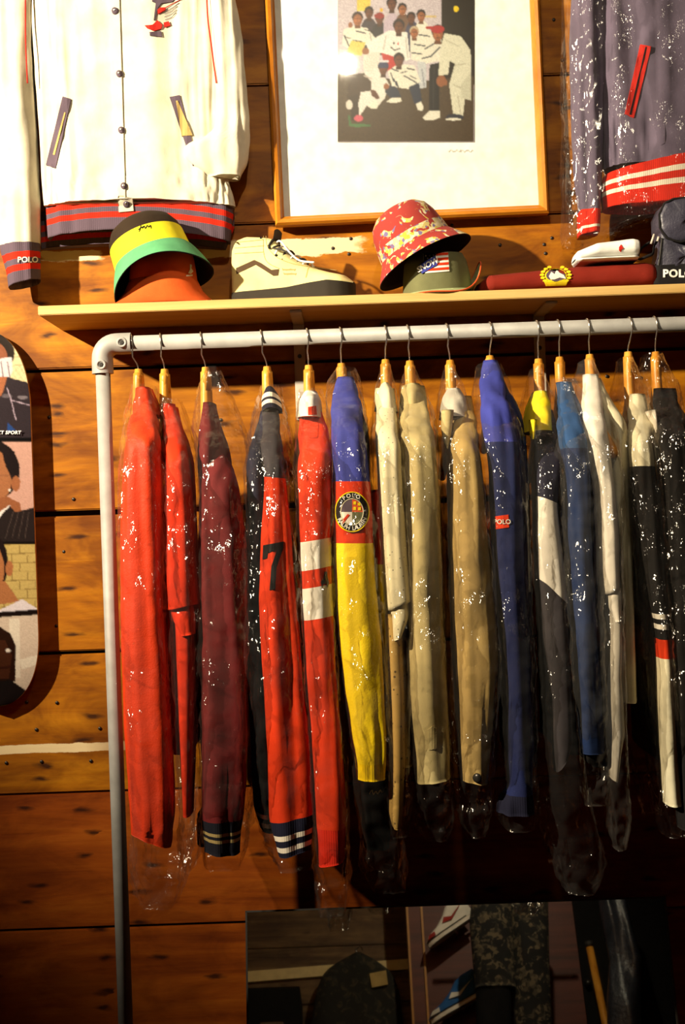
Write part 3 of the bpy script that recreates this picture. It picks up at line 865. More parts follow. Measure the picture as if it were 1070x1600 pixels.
loft([(1222, 562, 606, 0, 2.82, .08), (1300, 566, 610, 0, 2.84, .06), (1330, 570, 608, 0, 2.86, .05)], [(1330, 'waistband', 'shadow_black')], g, seed=22)
T = parts_bvh(g)
mk('script_mark', drape(tube(smooth_pts([U(x, y, 2.7) for x, y in [(577, 1240), (581, 1234), (583, 1241), (587, 1236), (590, 1240), (594, 1234), (597, 1238), (601, 1231), (604, 1230)]], 4), .0011, 5), T, 2.7), 'white', g)
bc = U(550, 800, 2.7)
k27 = F / 2.755
badge = patch('badge', oval(550, 800, 27, 31.5), g, 'shadow_black', T)
def rim(q, r, mt):
    P = [bc + IMX * 27 / k27 * q * math.cos(a) + IMY * 31.5 / k27 * q * math.sin(a) for a in [2 * math.pi * k / 60 for k in range(61)]]
    mk('badge_rim', drape(tube(P, r, 6, False), T, 2.7, .003), mt, badge)
rim(.96, .0012, 'yellow'); rim(.64, .0009, 'cream')
for q, mt in ((0, 'orange'), (1, 'plum'), (2, 'white'), (3, 'olive')):
    patch('badge_quarter', [(550, 800)] + oval(550, 800, 16.7, 19.5, q * 90, q * 90 + 90, 10), g, mt, T, .002, .0032, badge, 3)
patch('badge_bar', [(543, 803), (546.5, 804.5), (536, 818), (533, 815)], g, 'red_knit', T, .002, .004, badge, 3)
for k, (x, y) in enumerate([(554, 786), (561, 788), (554, 794.5), (561.5, 795)]):
    patch('badge_cross', [(x - 2.2, y - 2.4), (x + 2.2, y - 2.4), (x + 2.2, y + 2.4), (x - 2.2, y + 2.4)], g, 'yellow', T, .002, .004, badge, 3)
for s, a0, a1, flip in (('POLO', 124, 66, 1), ('RALPH LAUREN', 208, 332, -1)):
    for k, ch in enumerate(s):
        if ch == ' ': continue
        a = math.radians(lerp(a0, a1, k / (len(s) - 1)))
        pos = bc + IMX * 27 / k27 * .80 * math.cos(a) + IMY * 31.5 / k27 * .80 * math.sin(a)
        rad = (IMX * math.cos(a) + IMY * math.sin(a)) * flip
        tan = (IMX * math.sin(a) - IMY * math.cos(a)) * flip
        mk('badge_letter', drape(text_vf(ch, .0075, pos, tan, rad, -EY, .001, .02), T, 2.7, .004), 'white', badge, smooth=False)
bag('clear plastic cover with loose foot over the colour block jacket', [(572, 526, 552), (600, 510, 564), (660, 510, 574), (720, 516, 578), (850, 518, 592), (1000, 526, 604), (1200, 548, 618), (1330, 566, 634), (1380, 570, 636), (1397, 584, 630)], 572, seed=6)

# 7 ---- cream speckled short-sleeved shirt
hanger('varnished hanger carrying the speckled cream shirt', 601, (602, 562), (608, 700), 604)
g = garment('summer_shirt', 'cream speckled short-sleeved shirt between the yellow sleeve and khaki shirt', 'shirt', 622, 1295)
loft(cloth_rows([(606, 588, 618), (650, 587, 620), (700, 588, 626), (780, 593, 630), (860, 599, 636), (948, 607, 644, -16)]), [(949, 'sleeve', 'speckled_cream')], g, seed=23, folds=.009, closebot=False)
loft([(938, 608, 642, -10, 2.765, .03), (970, 612, 640, -8, 2.757, .03), (1000, 615, 626, -4, 2.757, .02)], [(1000, 'sleeve_lining', 'speckled_cream')], g, seed=24, n=30)
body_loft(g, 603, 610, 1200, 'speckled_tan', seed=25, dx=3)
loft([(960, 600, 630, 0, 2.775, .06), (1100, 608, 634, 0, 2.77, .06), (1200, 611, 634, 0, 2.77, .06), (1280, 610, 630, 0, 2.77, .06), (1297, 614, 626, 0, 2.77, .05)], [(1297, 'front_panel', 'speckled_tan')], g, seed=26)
loft([(597, 596, 608, 0, 2.93, .05), (608, 590, 616, 0, 2.91, .06), (640, 586, 624, 4, 2.89, .075)], [(640, 'collar', 'cream')], g, seed=27, step=3)
bag('clear plastic cover over the speckled cream shirt', [(565, 598, 608), (600, 588, 618), (660, 583, 628), (760, 586, 636), (950, 600, 650), (1100, 604, 645), (1290, 606, 644), (1310, 610, 640)], 580, seed=7)

# 8 ---- khaki shirt, long sleeve with button cuff
hanger('pale hanger carrying the khaki work shirt', 636, (640, 564), (652, 690), 604)
g = garment('work_shirt', 'pale khaki long-sleeved shirt with squared placket cuff', 'shirt', 680, 1225)
loft(cloth_rows([(602, 628, 662), (650, 629, 672), (700, 631, 681), (780, 638, 688), (880, 640, 692), (1000, 640, 697), (1080, 641, 701), (1168, 649, 704, -6), (1174, 651, 705, -6), (1225, 654, 705, -8)]),
     [(1170, 'sleeve', 'khaki'), (1225, 'cuff', 'khaki')], g, seed=28, folds=.013)
body_loft(g, 643, 604, 1130, 'khaki', seed=29, dx=3)
patch('sleeve_placket', [(668, 1140), (675, 1135), (682, 1138), (684, 1170), (670, 1172)], g, 'khaki', parts_bvh(g), .004)
loft([(598, 634, 656, 0, 2.93, .05), (610, 628, 664, 0, 2.91, .06), (652, 627, 670, 0, 2.89, .075)], [(652, 'collar', 'khaki')], g, seed=30, step=3)
bag('clear plastic cover over the pale khaki shirt', [(568, 636, 646), (600, 626, 664), (680, 626, 690), (760, 632, 694), (900, 636, 698), (1100, 638, 706), (1230, 648, 710), (1290, 650, 712), (1315, 662, 700)], 580, seed=8)

# 9 ---- tan jacket
hanger('pale hanger carrying the tan canvas jacket', 697, (703, 563), (718, 690), 612)
g = garment('canvas_jacket', 'tan canvas jacket with pointed collar and dark button at the cuff', 'jacket', 745, 1225)
loft(cloth_rows([(618, 708, 738), (680, 708, 748), (740, 709, 756), (820, 707, 766), (900, 706, 774), (980, 708, 780), (1040, 713, 782), (1100, 718, 776), (1160, 722, 770), (1227, 727, 767, 6)]), [(1227, 'sleeve', 'tan')], g, seed=31, folds=.014)
body_loft(g, 712, 612, 1150, 'tan', seed=32, dx=6)
loft([(606, 700, 722, 0, 2.93, .05), (620, 694, 734, 0, 2.90, .07), (650, 690, 740, 0, 2.87, .09)], [(650, 'collar', 'pale_grey')], g, seed=33, step=3)
loft([(640, 690, 709, 0, 2.84, .02), (670, 690, 706, 0, 2.83, .02), (690, 694, 703, 0, 2.825, .014), (701, 698, 701, 0, 2.82, .008)], [(701, 'collar_point', 'khaki')], g, seed=34, n=24, step=3)
mk('button', drape(disc(U(745, 1215, 2.7), EX, EZ, -EY, .0085, .005, 24, .001), parts_bvh(g), 2.7, .0), 'dark_steel', g)
bag('clear plastic cover over the tan canvas jacket', [(570, 698, 708), (605, 690, 728), (680, 690, 748), (760, 700, 764), (900, 704, 780), (1050, 708, 788), (1230, 716, 774), (1290, 720, 768), (1310, 735, 758)], 585, seed=9)

# 10 ---- navy blue sweater with red tab
hanger('varnished hanger hidden in the royal blue shoulder', 765, (765, 556), (770, 640), 568)
g = garment('blue_sweater', 'navy blue knit with royal blue shoulder and small red tab', 'sweater', 815, 1275)
loft(cloth_rows([(562, 757, 778), (590, 750, 788), (640, 755, 798), (700, 764, 812), (760, 769, 816), (830, 774, 820), (900, 780, 822), (1000, 790, 826), (1100, 795, 834), (1170, 795, 838), (1240, 798, 836), (1246, 784, 838), (1276, 782, 840)]),
     [(690, 'shoulder', 'blue'), (1245, 'sleeve', 'navy_knit'), (1276, 'cuff', 'rib_navy')], g, seed=35, folds=.012)
body_loft(g, 772, 575, 1200, 'navy_knit', seed=36, dx=14)
loft([(680, 806, 826, 0, 2.82, .1), (760, 815, 831, 0, 2.82, .1), (920, 822, 834, 0, 2.82, .1), (1060, 824, 836, 0, 2.82, .1)], [(755, 'front_panel', 'navy_knit'), (925, 'front_stripe', 'pale_grey'), (1060, 'front_panel', 'navy_knit')], g, seed=37)
T = parts_bvh(g)
tab = patch('red_tab', [(772, 807), (794, 804), (795, 824), (773, 827)], g, 'red_knit', T)
mk('tab_lettering', drape(text_vf('POLO', .0088, U(784, 815.5, 2.7), IMX, IMY, -EY, .001, .01), T, 2.7, .004), 'white', tab, smooth=False)
bag('clear plastic cover over the navy blue knit with red tab', [(566, 752, 786), (610, 748, 802), (670, 752, 824), (720, 760, 832), (850, 768, 836), (1000, 780, 842), (1200, 788, 844), (1290, 780, 844), (1300, 790, 836)], 570, seed=10)

# 11 ---- yellow collar, navy, white panel
hanger('varnished hanger carrying the jacket with bright yellow collar', 838, (841, 561), (852, 690), 618)
g = garment('panel_jacket', 'black and white panelled jacket with bright yellow collar', 'jacket', 880, 1190)
loft(cloth_rows([(640, 838, 866), (700, 838, 882), (740, 840, 880), (781, 843, 874, 14), (840, 843, 879), (925, 846, 889, 44), (1000, 852, 893), (1100, 866, 897), (1170, 868, 899), (1196, 872, 892, -30)], ramp_len=100),
     [(781, 'yoke', 'navy'), (925, 'white_panel', 'white'), (1196, 'sleeve', 'charcoal')], g, seed=38, folds=.006)
body_loft(g, 845, 630, 1180, 'navy', seed=39, dx=10)
loft([(610, 838, 858, 0, 2.92, .04), (630, 830, 865, 0, 2.87, .07), (672, 828, 868, 0, 2.815, .10)], [(672, 'collar', 'bright_yellow')], g, seed=40, step=3)
loft([(655, 828, 840, 0, 2.80, .02), (678, 829, 838, 0, 2.79, .02), (692, 832, 834, 0, 2.785, .01)], [(686, 'collar_point', 'bright_yellow')], g, seed=41, n=20, step=3)
bag('clear plastic cover with long tail over the yellow collared jacket', [(572, 836, 846), (620, 826, 872), (680, 828, 894), (760, 832, 888), (900, 836, 898), (1100, 852, 908), (1250, 864, 930), (1340, 872, 952), (1390, 882, 944), (1400, 892, 934)], 590, seed=11)

# 12 ---- blue jacket
hanger('orange-toned hanger carrying the denim blue jacket', 871, (874, 558), (884, 660), 600)
g = garment('denim_jacket', 'denim blue jacket crowded between the white panel and white shirt', 'jacket', 925, 1180)
loft(cloth_rows([(596, 869, 894), (640, 874, 906), (700, 882, 922), (760, 886, 928), (840, 888, 930), (940, 892, 936), (1040, 898, 944), (1120, 904, 950), (1180, 910, 950)]), [(700, 'shoulder', 'steel_blue'), (1180, 'sleeve', 'deep_blue')], g, seed=42, folds=.013, wr=.005)
body_loft(g, 882, 600, 1200, 'deep_blue', seed=43, dx=12)
bag('milky plastic cover over the denim blue jacket', [(590, 868, 898), (640, 872, 924), (700, 880, 940), (780, 884, 944), (900, 888, 948), (1050, 896, 954), (1200, 904, 958), (1260, 912, 950)], 590, mat='film_soft', seed=12, crumple=.011)

# 13 ---- white shirt
hanger('pale hanger carrying the plain white shirt', 917, (921, 554), (930, 660), 586)
g = garment('white_shirt', 'plain white shirt with folded-back sleeve end and long pale tail', 'shirt', 965, 1220)
loft(cloth_rows([(584, 913, 938), (630, 914, 944), (690, 924, 954), (760, 936, 964), (840, 942, 970), (926, 946, 972, -8)]), [(926, 'sleeve', 'white')], g, seed=44, folds=.009, closebot=False)
loft([(920, 950, 973, 0, 2.762, .03), (950, 954, 974, 0, 2.755, .03), (972, 962, 972, 0, 2.755, .02)], [(972, 'sleeve_lining', 'white')], g, seed=45, n=28)
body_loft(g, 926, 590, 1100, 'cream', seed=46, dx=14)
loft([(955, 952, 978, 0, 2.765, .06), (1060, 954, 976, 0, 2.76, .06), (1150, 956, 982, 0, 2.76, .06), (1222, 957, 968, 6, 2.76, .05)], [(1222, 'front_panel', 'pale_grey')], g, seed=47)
bag('milky plastic cover over the plain white shirt', [(560, 914, 928), (600, 908, 948), (680, 918, 972), (740, 928, 984), (850, 938, 982), (960, 942, 984), (1150, 950, 988), (1300, 956, 990), (1330, 962, 982)], 570, mat='film_soft', seed=13, crumple=.008)

# 14 ---- cream over dark garment, with pale trouser leg
hanger('varnished hanger carrying the cream and black tracksuit', 983, (981, 550), (1000, 660), 620)
g = garment('tracksuit_top', 'cream shouldered black tracksuit with pale leg and red flash below', 'tracksuit', 1050, 1262)
loft(cloth_rows([(615, 986, 1010), (660, 986, 1022), (720, 992, 1030), (780, 998, 1034), (860, 1008, 1040), (940, 1020, 1046), (962, 1027, 1047), (972, 1029, 1047), (982, 1029, 1048), (1000, 1032, 1050), (1030, 1034, 1052), (1100, 1036, 1056), (1180, 1040, 1062), (1262, 1046, 1068)]),
     [(728, 'shoulder', 'cream'), (960, 'sleeve', 'black'), (968, 'stripe', 'white'), (976, 'stripe', 'black'), (984, 'stripe', 'white'), (1000, 'stripe', 'black'), (1030, 'red_flash', 'red_knit'), (1262, 'leg', 'cream')], g, seed=48, folds=.012, wr=.004)
body_loft(g, 990, 620, 1200, 'black', seed=49, dx=16)
loft([(640, 1018, 1030, 0, 2.84, .06), (700, 1022, 1036, 0, 2.82, .06), (742, 1024, 1034, 0, 2.82, .05)], [(742, 'lapel', 'white')], g, seed=50)
bag('crinkled plastic cover over the cream shouldered tracksuit', [(556, 976, 990), (610, 976, 1014), (680, 980, 1036), (760, 986, 1044), (900, 1004, 1052), (1100, 1026, 1064), (1290, 1036, 1074), (1310, 1042, 1068)], 570, mat='film_black', seed=14, crumple=.013)

# 15 ---- black garment in crinkled plastic
hanger('varnished hanger carrying the all-black crinkled garment', 1022, (1024, 550), (1040, 650), 606)
g = garment('black_jacket', 'all-black jacket under heavily crinkled shiny plastic', 'jacket', 1080, 1300)
loft(cloth_rows([(606, 1024, 1060), (680, 1032, 1078), (760, 1038, 1090), (900, 1044, 1096), (1100, 1056, 1104), (1300, 1066, 1110)]), [(1300, 'sleeve', 'black')], g, seed=51, folds=.012)
body_loft(g, 1034, 610, 1250, 'black', seed=52, dx=20)
bag('heavily crinkled shiny plastic cover over the all-black jacket', [(550, 1016, 1036), (600, 1008, 1064), (680, 1024, 1090), (760, 1034, 1100), (900, 1042, 1106), (1100, 1054, 1112), (1310, 1062, 1118)], 565, mat='film_black', seed=15, crumple=.012)

# ------------------------------------------------------------------ flat colour prints
class Canvas:
    """small painter for flat print; x, y run in the units of the layout it is given"""
    def __init__(s, x0, y0, x1, y1, nx, ny, base):
        s.xs = np.linspace(x0, x1, nx); s.ys = np.linspace(y0, y1, ny)
        s.X, s.Y = np.meshgrid(s.xs, s.ys)
        s.c = np.ones((ny, nx, 4), np.float32); s.c[:] = srgb(*base)
    def put(s, m, col): s.c[m] = srgb(*col)
    def ell(s, cx, cy, rx, ry, col, rot=0):
        a = math.radians(rot); dx, dy = s.X - cx, s.Y - cy
        u = dx * math.cos(a) + dy * math.sin(a); v = -dx * math.sin(a) + dy * math.cos(a)
        s.put((u / rx) ** 2 + (v / ry) ** 2 <= 1, col)
    def poly(s, pts, col):
        m = np.zeros(s.X.shape, bool); n = len(pts)
        for i in range(n):
            (xa, ya), (xb, yb) = pts[i], pts[(i + 1) % n]
            if ya == yb: continue
            t = ((ya > s.Y) != (yb > s.Y)) & (s.X < (xb - xa) * (s.Y - ya) / (yb - ya) + xa)
            m ^= t
        s.put(m, col)
    def line(s, pts, w, col):
        for (xa, ya), (xb, yb) in zip(pts[:-1], pts[1:]):
            dx, dy = xb - xa, yb - ya
            L = dx * dx + dy * dy + 1e-9
            t = np.clip(((s.X - xa) * dx + (s.Y - ya) * dy) / L, 0, 1)
            s.put((s.X - xa - t * dx) ** 2 + (s.Y - ya - t * dy) ** 2 <= w * w / 4, col)
    def rect(s, x0, y0, x1, y1, col): s.put((s.X >= x0) & (s.X <= x1) & (s.Y >= y0) & (s.Y <= y1), col)
    def grain(s, amp, seed=0):
        r = np.random.RandomState(seed)
        s.c[..., :3] *= (1 + amp * (r.rand(*s.X.shape, 1) - .5)); s.c = np.clip(s.c, 0, 1)

# ------------------------------------------------------------------ framed photograph
FY = 3.315
BL, BR = U(430.5, 353.5, FY), U(857, 334, FY)
fx = (BR - BL).normalized(); fz = Vector((-fx.z, 0, fx.x)); fw = (BR - BL).length; fh = fw * 1.32
pf = thing('picture_frame', 'framed group photograph with wide white mat in honey wood moulding', 'picture', (BL.x + fw / 2, FY, BL.z))
def FP(u, v, dy=0.0): return BL + fx * u + fz * v + Vector((0, dy, 0))
mw = 0.021
def moulding(a0, a1, b1, b0):
    # mitred stick: outer edge a0-a1, inner edge b0-b1, with a stepped profile
    V = []
    prof = [(0.0, 0.02), (0.0, -0.008), (0.25, -0.014), (0.6, -0.012), (0.8, -0.006), (1.0, -0.002), (1.0, 0.02)]
    for e in ((a0, b0), (a1, b1)):
        for t, d in prof:
            V.append(e[0].lerp(e[1], t) + Vector((0, d, 0)))
    n = len(prof)
    Fc = [(k, k + 1, n + k + 1, n + k) for k in range(n - 1)] + [(n - 1, 0, n, 2 * n - 1), tuple(range(n)), tuple(range(2 * n - 1, n - 1, -1))]
    return V, Fc
o4 = [FP(0, 0), FP(fw, 0), FP(fw, fh), FP(0, fh)]
i4 = [FP(mw, mw), FP(fw - mw, mw), FP(fw - mw, fh - mw), FP(mw, fh - mw)]
for k in range(4):
    mk('moulding', moulding(o4[k], o4[(k + 1) % 4], i4[(k + 1) % 4], i4[k]), 'frame_wood', pf, smooth=False)
ctr = FP(fw / 2, fh / 2)
mk('mat_board', box(ctr + Vector((0, .012, 0)), (fw - mw, .006, fh - mw), (fx, EY, fz)), 'mat_board', pf, smooth=False)
mk('glass', box(ctr + Vector((0, .004, 0)), (fw - mw * 1.6, .002, fh - mw * 1.6), (fx, EY, fz)), 'picture_glass', pf, smooth=False)
C = Canvas(75, -260, 990, 945, 190, 250, (206, 196, 206))
C.rect(75, -260, 990, -60, (190, 180, 190))
C.rect(770, -260, 990, 560, (34, 26, 14)); C.ell(868, 52, 17, 20, (250, 214, 20))
C.poly([(200, -60), (300, -60), (290, 60), (205, 70)], (230, 206, 90))
C.rect(660, 95, 735, 112, (214, 190, 130))
C.poly([(75, 480), (600, 540), (990, 500), (990, 945), (75, 945)], (76, 60, 40))
C.grain(0.35, 3)
SK1, SK2, WH, DK, NV = (94, 52, 30), (150, 92, 56), (236, 234, 220), (34, 26, 26), (34, 44, 66)
def head(x, y, r, skin=SK1, hair=DK, cap=None):
    dim = tuple(int(q * .72) for q in skin); lit = tuple(min(255, int(q * 1.22)) for q in skin)
    C.poly([(x - r * .35, y + r * .6), (x + r * .35, y + r * .6), (x + r * .5, y + r * 1.5), (x - r * .5, y + r * 1.5)], dim)
    C.ell(x, y - r * .28, r * .88, r * .95, hair); C.ell(x, y + r * .16, r * .70, r * .92, skin)
    C.ell(x - r * .12, y + r * .2, r * .42, r * .6, lit); C.ell(x, y + r * .3, r * .16, r * .22, skin)
    C.ell(x, y - r * .08, r * .56, r * .1, dim); C.ell(x, y + r * .62, r * .3, r * .08, dim)
    if cap: C.ell(x, y - r * .55, r * .95, r * .55, cap)
# back row
for (x, y, w, c) in [(285, 150, 60, (60, 50, 60)), (360, 180, 62, (40, 38, 42)), (440, 120, 60, (196, 180, 200)), (510, 120, 55, (110, 80, 60)), (575, 170, 50, (60, 60, 90)), (640, 170, 55, WH)]:
    C.ell(x, y + 70, w, 110, c)
head(285, 78, 36); head(355, 118, 36, SK1, DK, (150, 30, 24)); C.ell(368, 60, 12, 14, (240, 180, 30)); head(437, 20, 40, SK1); head(508, 55, 36, SK2); head(568, 112, 34); head(634, 98, 36, SK2)
# figures in the middle
C.poly([(115, 190), (180, 165), (270, 180), (330, 250), (290, 300), (240, 290), (150, 320), (105, 290)], WH); head(208, 120, 42, SK2, (50, 30, 24))
C.poly([(165, 265), (262, 275), (235, 368), (132, 350)], (226, 204, 96))
C.line([(120, 240), (160, 250)], 7, DK); C.line([(180, 262), (240, 272)], 7, DK); C.line([(255, 190), (310, 205)], 7, DK)
C.poly([(265, 280), (420, 195), (540, 210), (560, 390), (540, 400), (370, 350), (285, 345)], (240, 240, 236)); head(484, 170, 44)
C.line([(432, 310), (455, 330), (490, 318)], 8, DK); C.ell(452, 282, 6, 9, DK); C.ell(480, 285, 6, 9, (200, 40, 40))
C.poly([(365, 345), (450, 370), (470, 440), (400, 470)], (190, 40, 36))
C.poly([(560, 180), (640, 190), (700, 200), (770, 260), (760, 400), (660, 420), (565, 390)], WH); head(588, 210, 36, SK2, (190, 170, 140))
for q in ([(590, 290), (660, 300)], [(570, 345), (640, 355)], [(660, 320), (730, 280)], [(640, 385), (700, 370), (760, 310)], [(620, 225), (690, 235)]): C.line(q, 9, NV)
C.poly([(610, 400), (665, 410), (670, 580), (620, 585)], (200, 206, 214))
C.poly([(690, 425), (760, 410), (755, 735), (688, 735)], (18, 16, 16)); C.poly([(645, 780), (690, 735), (758, 735), (760, 780), (720, 796), (660, 796)], WH)
# leaning figure in pale clothes
C.poly([(790, 215), (900, 235), (965, 330), (970, 500), (930, 620), (915, 770), (850, 770), (822, 560), (860, 420), (826, 400), (815, 490), (750, 500), (760, 330)], (226, 226, 206))
C.poly([(900, 560), (970, 470), (968, 665), (905, 650)], (206, 206, 186)); C.ell(768, 535, 32, 38, SK2); C.ell(858, 778, 60, 22, (40, 44, 60)); C.ell(850, 792, 54, 8, WH)
head(745, 215, 48, SK2, DK, (176, 40, 40)); C.ell(690, 178, 28, 12, (176, 40, 40))
# crouching row
C.poly([(230, 480), (345, 430), (420, 560), (390, 650), (330, 720), (270, 700), (215, 780), (212, 620)], (232, 230, 224)); C.poly([(170, 490), (250, 480), (300, 540), (300, 600), (230, 610), (215, 680), (180, 720), (140, 690), (135, 600)], (62, 44, 26)); C.poly([(150, 640), (210, 620), (220, 790), (170, 800)], (52, 38, 24))
head(380, 450, 40, SK1, DK, (44, 50, 90)); C.rect(360, 398, 415, 412, (220, 220, 230))
C.poly([(410, 470), (480, 420), (590, 430), (630, 540), (560, 590), (440, 575)], WH); head(485, 395, 42)
for q in ([(430, 480), (450, 540)], [(500, 480), (540, 470)], [(470, 540), (480, 575)], [(560, 500), (600, 520)]): C.line(q, 8, NV)
C.poly([(400, 560), (470, 575), (500, 640), (430, 650), (390, 610)], NV); C.poly([(550, 575), (620, 545), (640, 670), (590, 690)], NV)
C.poly([(400, 675), (440, 645), (500, 648), (502, 672), (450, 684)], WH); C.poly([(600, 690), (632, 672), (652, 715), (640, 736), (612, 728)], WH); C.poly([(272, 700), (330, 660), (345, 690), (340, 718), (300, 720)], WH); C.poly([(295, 590), (330, 600), (358, 650), (335, 660), (300, 630)], SK1); C.ell(400, 572, 20, 20, SK2); C.ell(215, 785, 30, 22, (210, 90, 110)); C.ell(152, 695, 22, 32, (220, 214, 204))
C.line([(150, 770), (160, 830), (290, 835)], 14, (60, 110, 60)); C.ell(210, 832, 60, 12, (70, 116, 66))
def soften(a, k):
    for _ in range(k):
        p = np.pad(a, ((1, 1), (1, 1), (0, 0)), 'edge')
        a = (p[1:-1, 1:-1] * 2 + p[:-2, 1:-1] + p[2:, 1:-1] + p[1:-1, :-2] + p[1:-1, 2:]) / 6
    return a
for (xa, ya, xb, yb, c_) in [(120, 230, 150, 300, NV), (200, 200, 260, 215, NV), (290, 215, 300, 260, (180, 176, 170)), (400, 230, 380, 330, (196, 194, 188)), (530, 240, 545, 380, (196, 194, 188)), (800, 260, 880, 300, (196, 194, 176)), (860, 430, 930, 420, (190, 188, 170)), (850, 560, 900, 580, (190, 188, 170)), (880, 640, 900, 760, (196, 192, 174)),
                        (440, 455, 480, 470, NV), (520, 500, 600, 545, NV), (450, 520, 470, 565, NV), (540, 450, 590, 460, NV), (250, 500, 300, 520, (190, 180, 170)), (260, 400, 330, 410, (200, 196, 190)), (640, 460, 655, 570, (150, 156, 168)), (720, 440, 715, 720, (44, 40, 40)), (250, 430, 280, 470, (210, 190, 190))]:
    C.line([(xa, ya), (xb, yb)], 9, c_)
C.poly([(250, 340), (360, 345), (350, 420), (300, 470), (245, 460)], (226, 222, 214)); C.ell(262, 335, 24, 24, SK2); C.ell(160, 160, 16, 20, SK2); C.ell(800, 545, 10, 20, SK2)
C.c = soften(C.c, 1)
C.grain(.3, 8)
C.c[..., :3] *= .62
V, ny, nx = [], len(C.ys), len(C.xs)
for j, cyy in enumerate(C.ys):
    for i, cxx in enumerate(C.xs):
        # layout units follow the photograph: corners of the print
        px = 510 + cxx / 4.28; py = cyy / 4.28
        p = U(px, py, FY)
        V.append((p.x, FY + 0.0075, p.z))
mk('photo_print', (V, grid_faces(ny, nx, False)), 'print', pf, cols=C.c.reshape(-1, 4))
for k in range(4):
    mk('signature_stroke', tube([(lambda p: (p.x, FY + .0085, p.z))(U(700 + k * 10 + q * 2, 234 + 2.5 * math.sin(q * 1.9 + k) + k * .3, FY)) for q in range(6)], .0005, 5), 'pencil', pf)

# ------------------------------------------------------------------ white varsity jacket on the wall
JY = 3.252
def R_(rows, yf, hd): return [(r[0], r[1], r[2], r[3] if len(r) > 3 else 0.0, r[4] if len(r) > 4 else yf, r[5] if len(r) > 5 else hd) for r in rows]
p = U(205, 372, JY)
wj = thing('varsity_jacket', 'white varsity jacket with plum and red striped waistband pinned to the boards', 'jacket', (p.x, 3.28, p.z))
PLB = [('rib_plum', 'waistband'), ('rib_red', 'waistband_stripe')]
loft(R_([(-130, 150, 240, 0, 3.25, .03), (-112, 105, 280, 0, 3.24, .04), (-80, 48, 330), (0, 44, 336), (100, 50, 338), (200, 56, 342), (270, 60, 352), (290, 62, 358, 0, JY - .002, .042), (306, 64, 362, 0, JY - .012, .05), (318, 66, 364, 0, JY - .012, .05)], JY, .042), [(318, 'body', 'jacket_white')], wj, seed=60, n=150, step=5, expo=4.5, folds=.018, wr=.002, arch=8, foldk=.45, gather=(250, 330, .008))
loft(R_([(312, 67, 364, 6), (330, 68, 362, 6), (372, 71, 358, 6)], JY + .004, .038), [(327, 'waistband', 'rib_plum'), (336, 'waistband_stripe', 'rib_red'), (344, 'waistband', 'rib_plum'), (353, 'waistband_stripe', 'rib_red'), (372, 'waistband', 'rib_plum')], wj, seed=61, n=120, step=3, expo=4.5, folds=.006, wr=.001, arch=14, closebot=False, closetop=False)
loft(R_([(330, 60, 366), (352, 60, 366), (388, 62, 352)], 3.305, .018), [(352, 'back_waistband', 'rib_plum'), (362, 'back_stripe', 'rib_red'), (370, 'back_waistband', 'rib_plum'), (378, 'back_stripe', 'rib_red'), (388, 'back_waistband', 'rib_plum')], wj, seed=62, n=80, step=4, expo=4, folds=.004, wr=.001, arch=8)
T = parts_bvh(wj)
patch('placket', [(166, -90), (184, -90), (196, 308), (207, 310), (209, 330), (186, 332), (184, 300)], wj, 'jacket_white', T, .006, .004, cell=8)
T = parts_bvh(wj)
for (x, y) in [(172, -70), (180, 18), (187, 116), (190, 204), (194, 291), (198, 320)]:
    b_ = mk('button', drape(disc(U(x, y, 2.7), EX, EZ, -EY, .0062, .004, 20, .002), T, 2.7, .0), 'plum', wj)
    mk('button_stud', drape(disc(U(x, y, 2.7), EX, EZ, -EY, .003, .0055, 14, .001), T, 2.7, .0), 'steel', b_)
for pk, sl in (([(98, 151), (111, 155), (87, 263), (72, 258)], [(101, 176), (103, 177), (86, 243), (83, 242)]), ([(265, 152), (281, 149), (309, 256), (301, 259)], [(275, 158), (278, 158), (301, 212), (284, 213)])):
    w_ = patch('pocket_welt', pk, wj, 'plum', T, .004, .003, cell=6)
    patch('pocket_slit', sl, wj, 'beige', T, .004, .0045, w_, 4)
def E(pts): return [(210 + x / 11.89, y / 11.89) for x, y in pts]
em = patch('emblem', E([(330, -40), (780, -40), (700, 40), (500, 70), (440, 150), (380, 380), (360, 380), (400, 60), (330, 30)]), wj, 'plum', T, .002, .003, cell=5)
patch('emblem_foot', E([(280, 600), (500, 585), (515, 690), (290, 665)]), wj, 'plum', T, .002, .003, em, 5)
patch('emblem_boot', E([(195, 480), (340, 470), (430, 385), (520, 470), (500, 540), (370, 580), (240, 530)]), wj, 'jacket_red', T, .002, .004, em, 5)
patch('emblem_heel', E([(545, 430), (640, 400), (670, 480), (560, 515)]), wj, 'jacket_red', T, .002, .004, em, 5)
patch('emblem_ankle', E([(430, 190), (480, 150), (580, 145), (580, 190), (440, 270)]), wj, 'jacket_red', T, .002, .004, em, 5)
for (a, b2, c2, d2) in [((560, 160), (700, 80), (860, 0), 14), ((590, 215), (720, 145), (830, 60), 10), ((560, 265), (700, 210), (800, 120), 10), ((560, 320), (690, 270), (790, 190), 10), ((570, 375), (690, 330), (780, 240), 10)]:
    P = [U(210 + q[0] / 11.89, q[1] / 11.89, 2.7) for q in (a, b2, c2)]
    mk('emblem_feather', drape(tube(P, d2 / 11.89 / F * 1.5, 6), T, 2.7, .002), 'jacket_red' if d2 > 10 else 'plum', em)
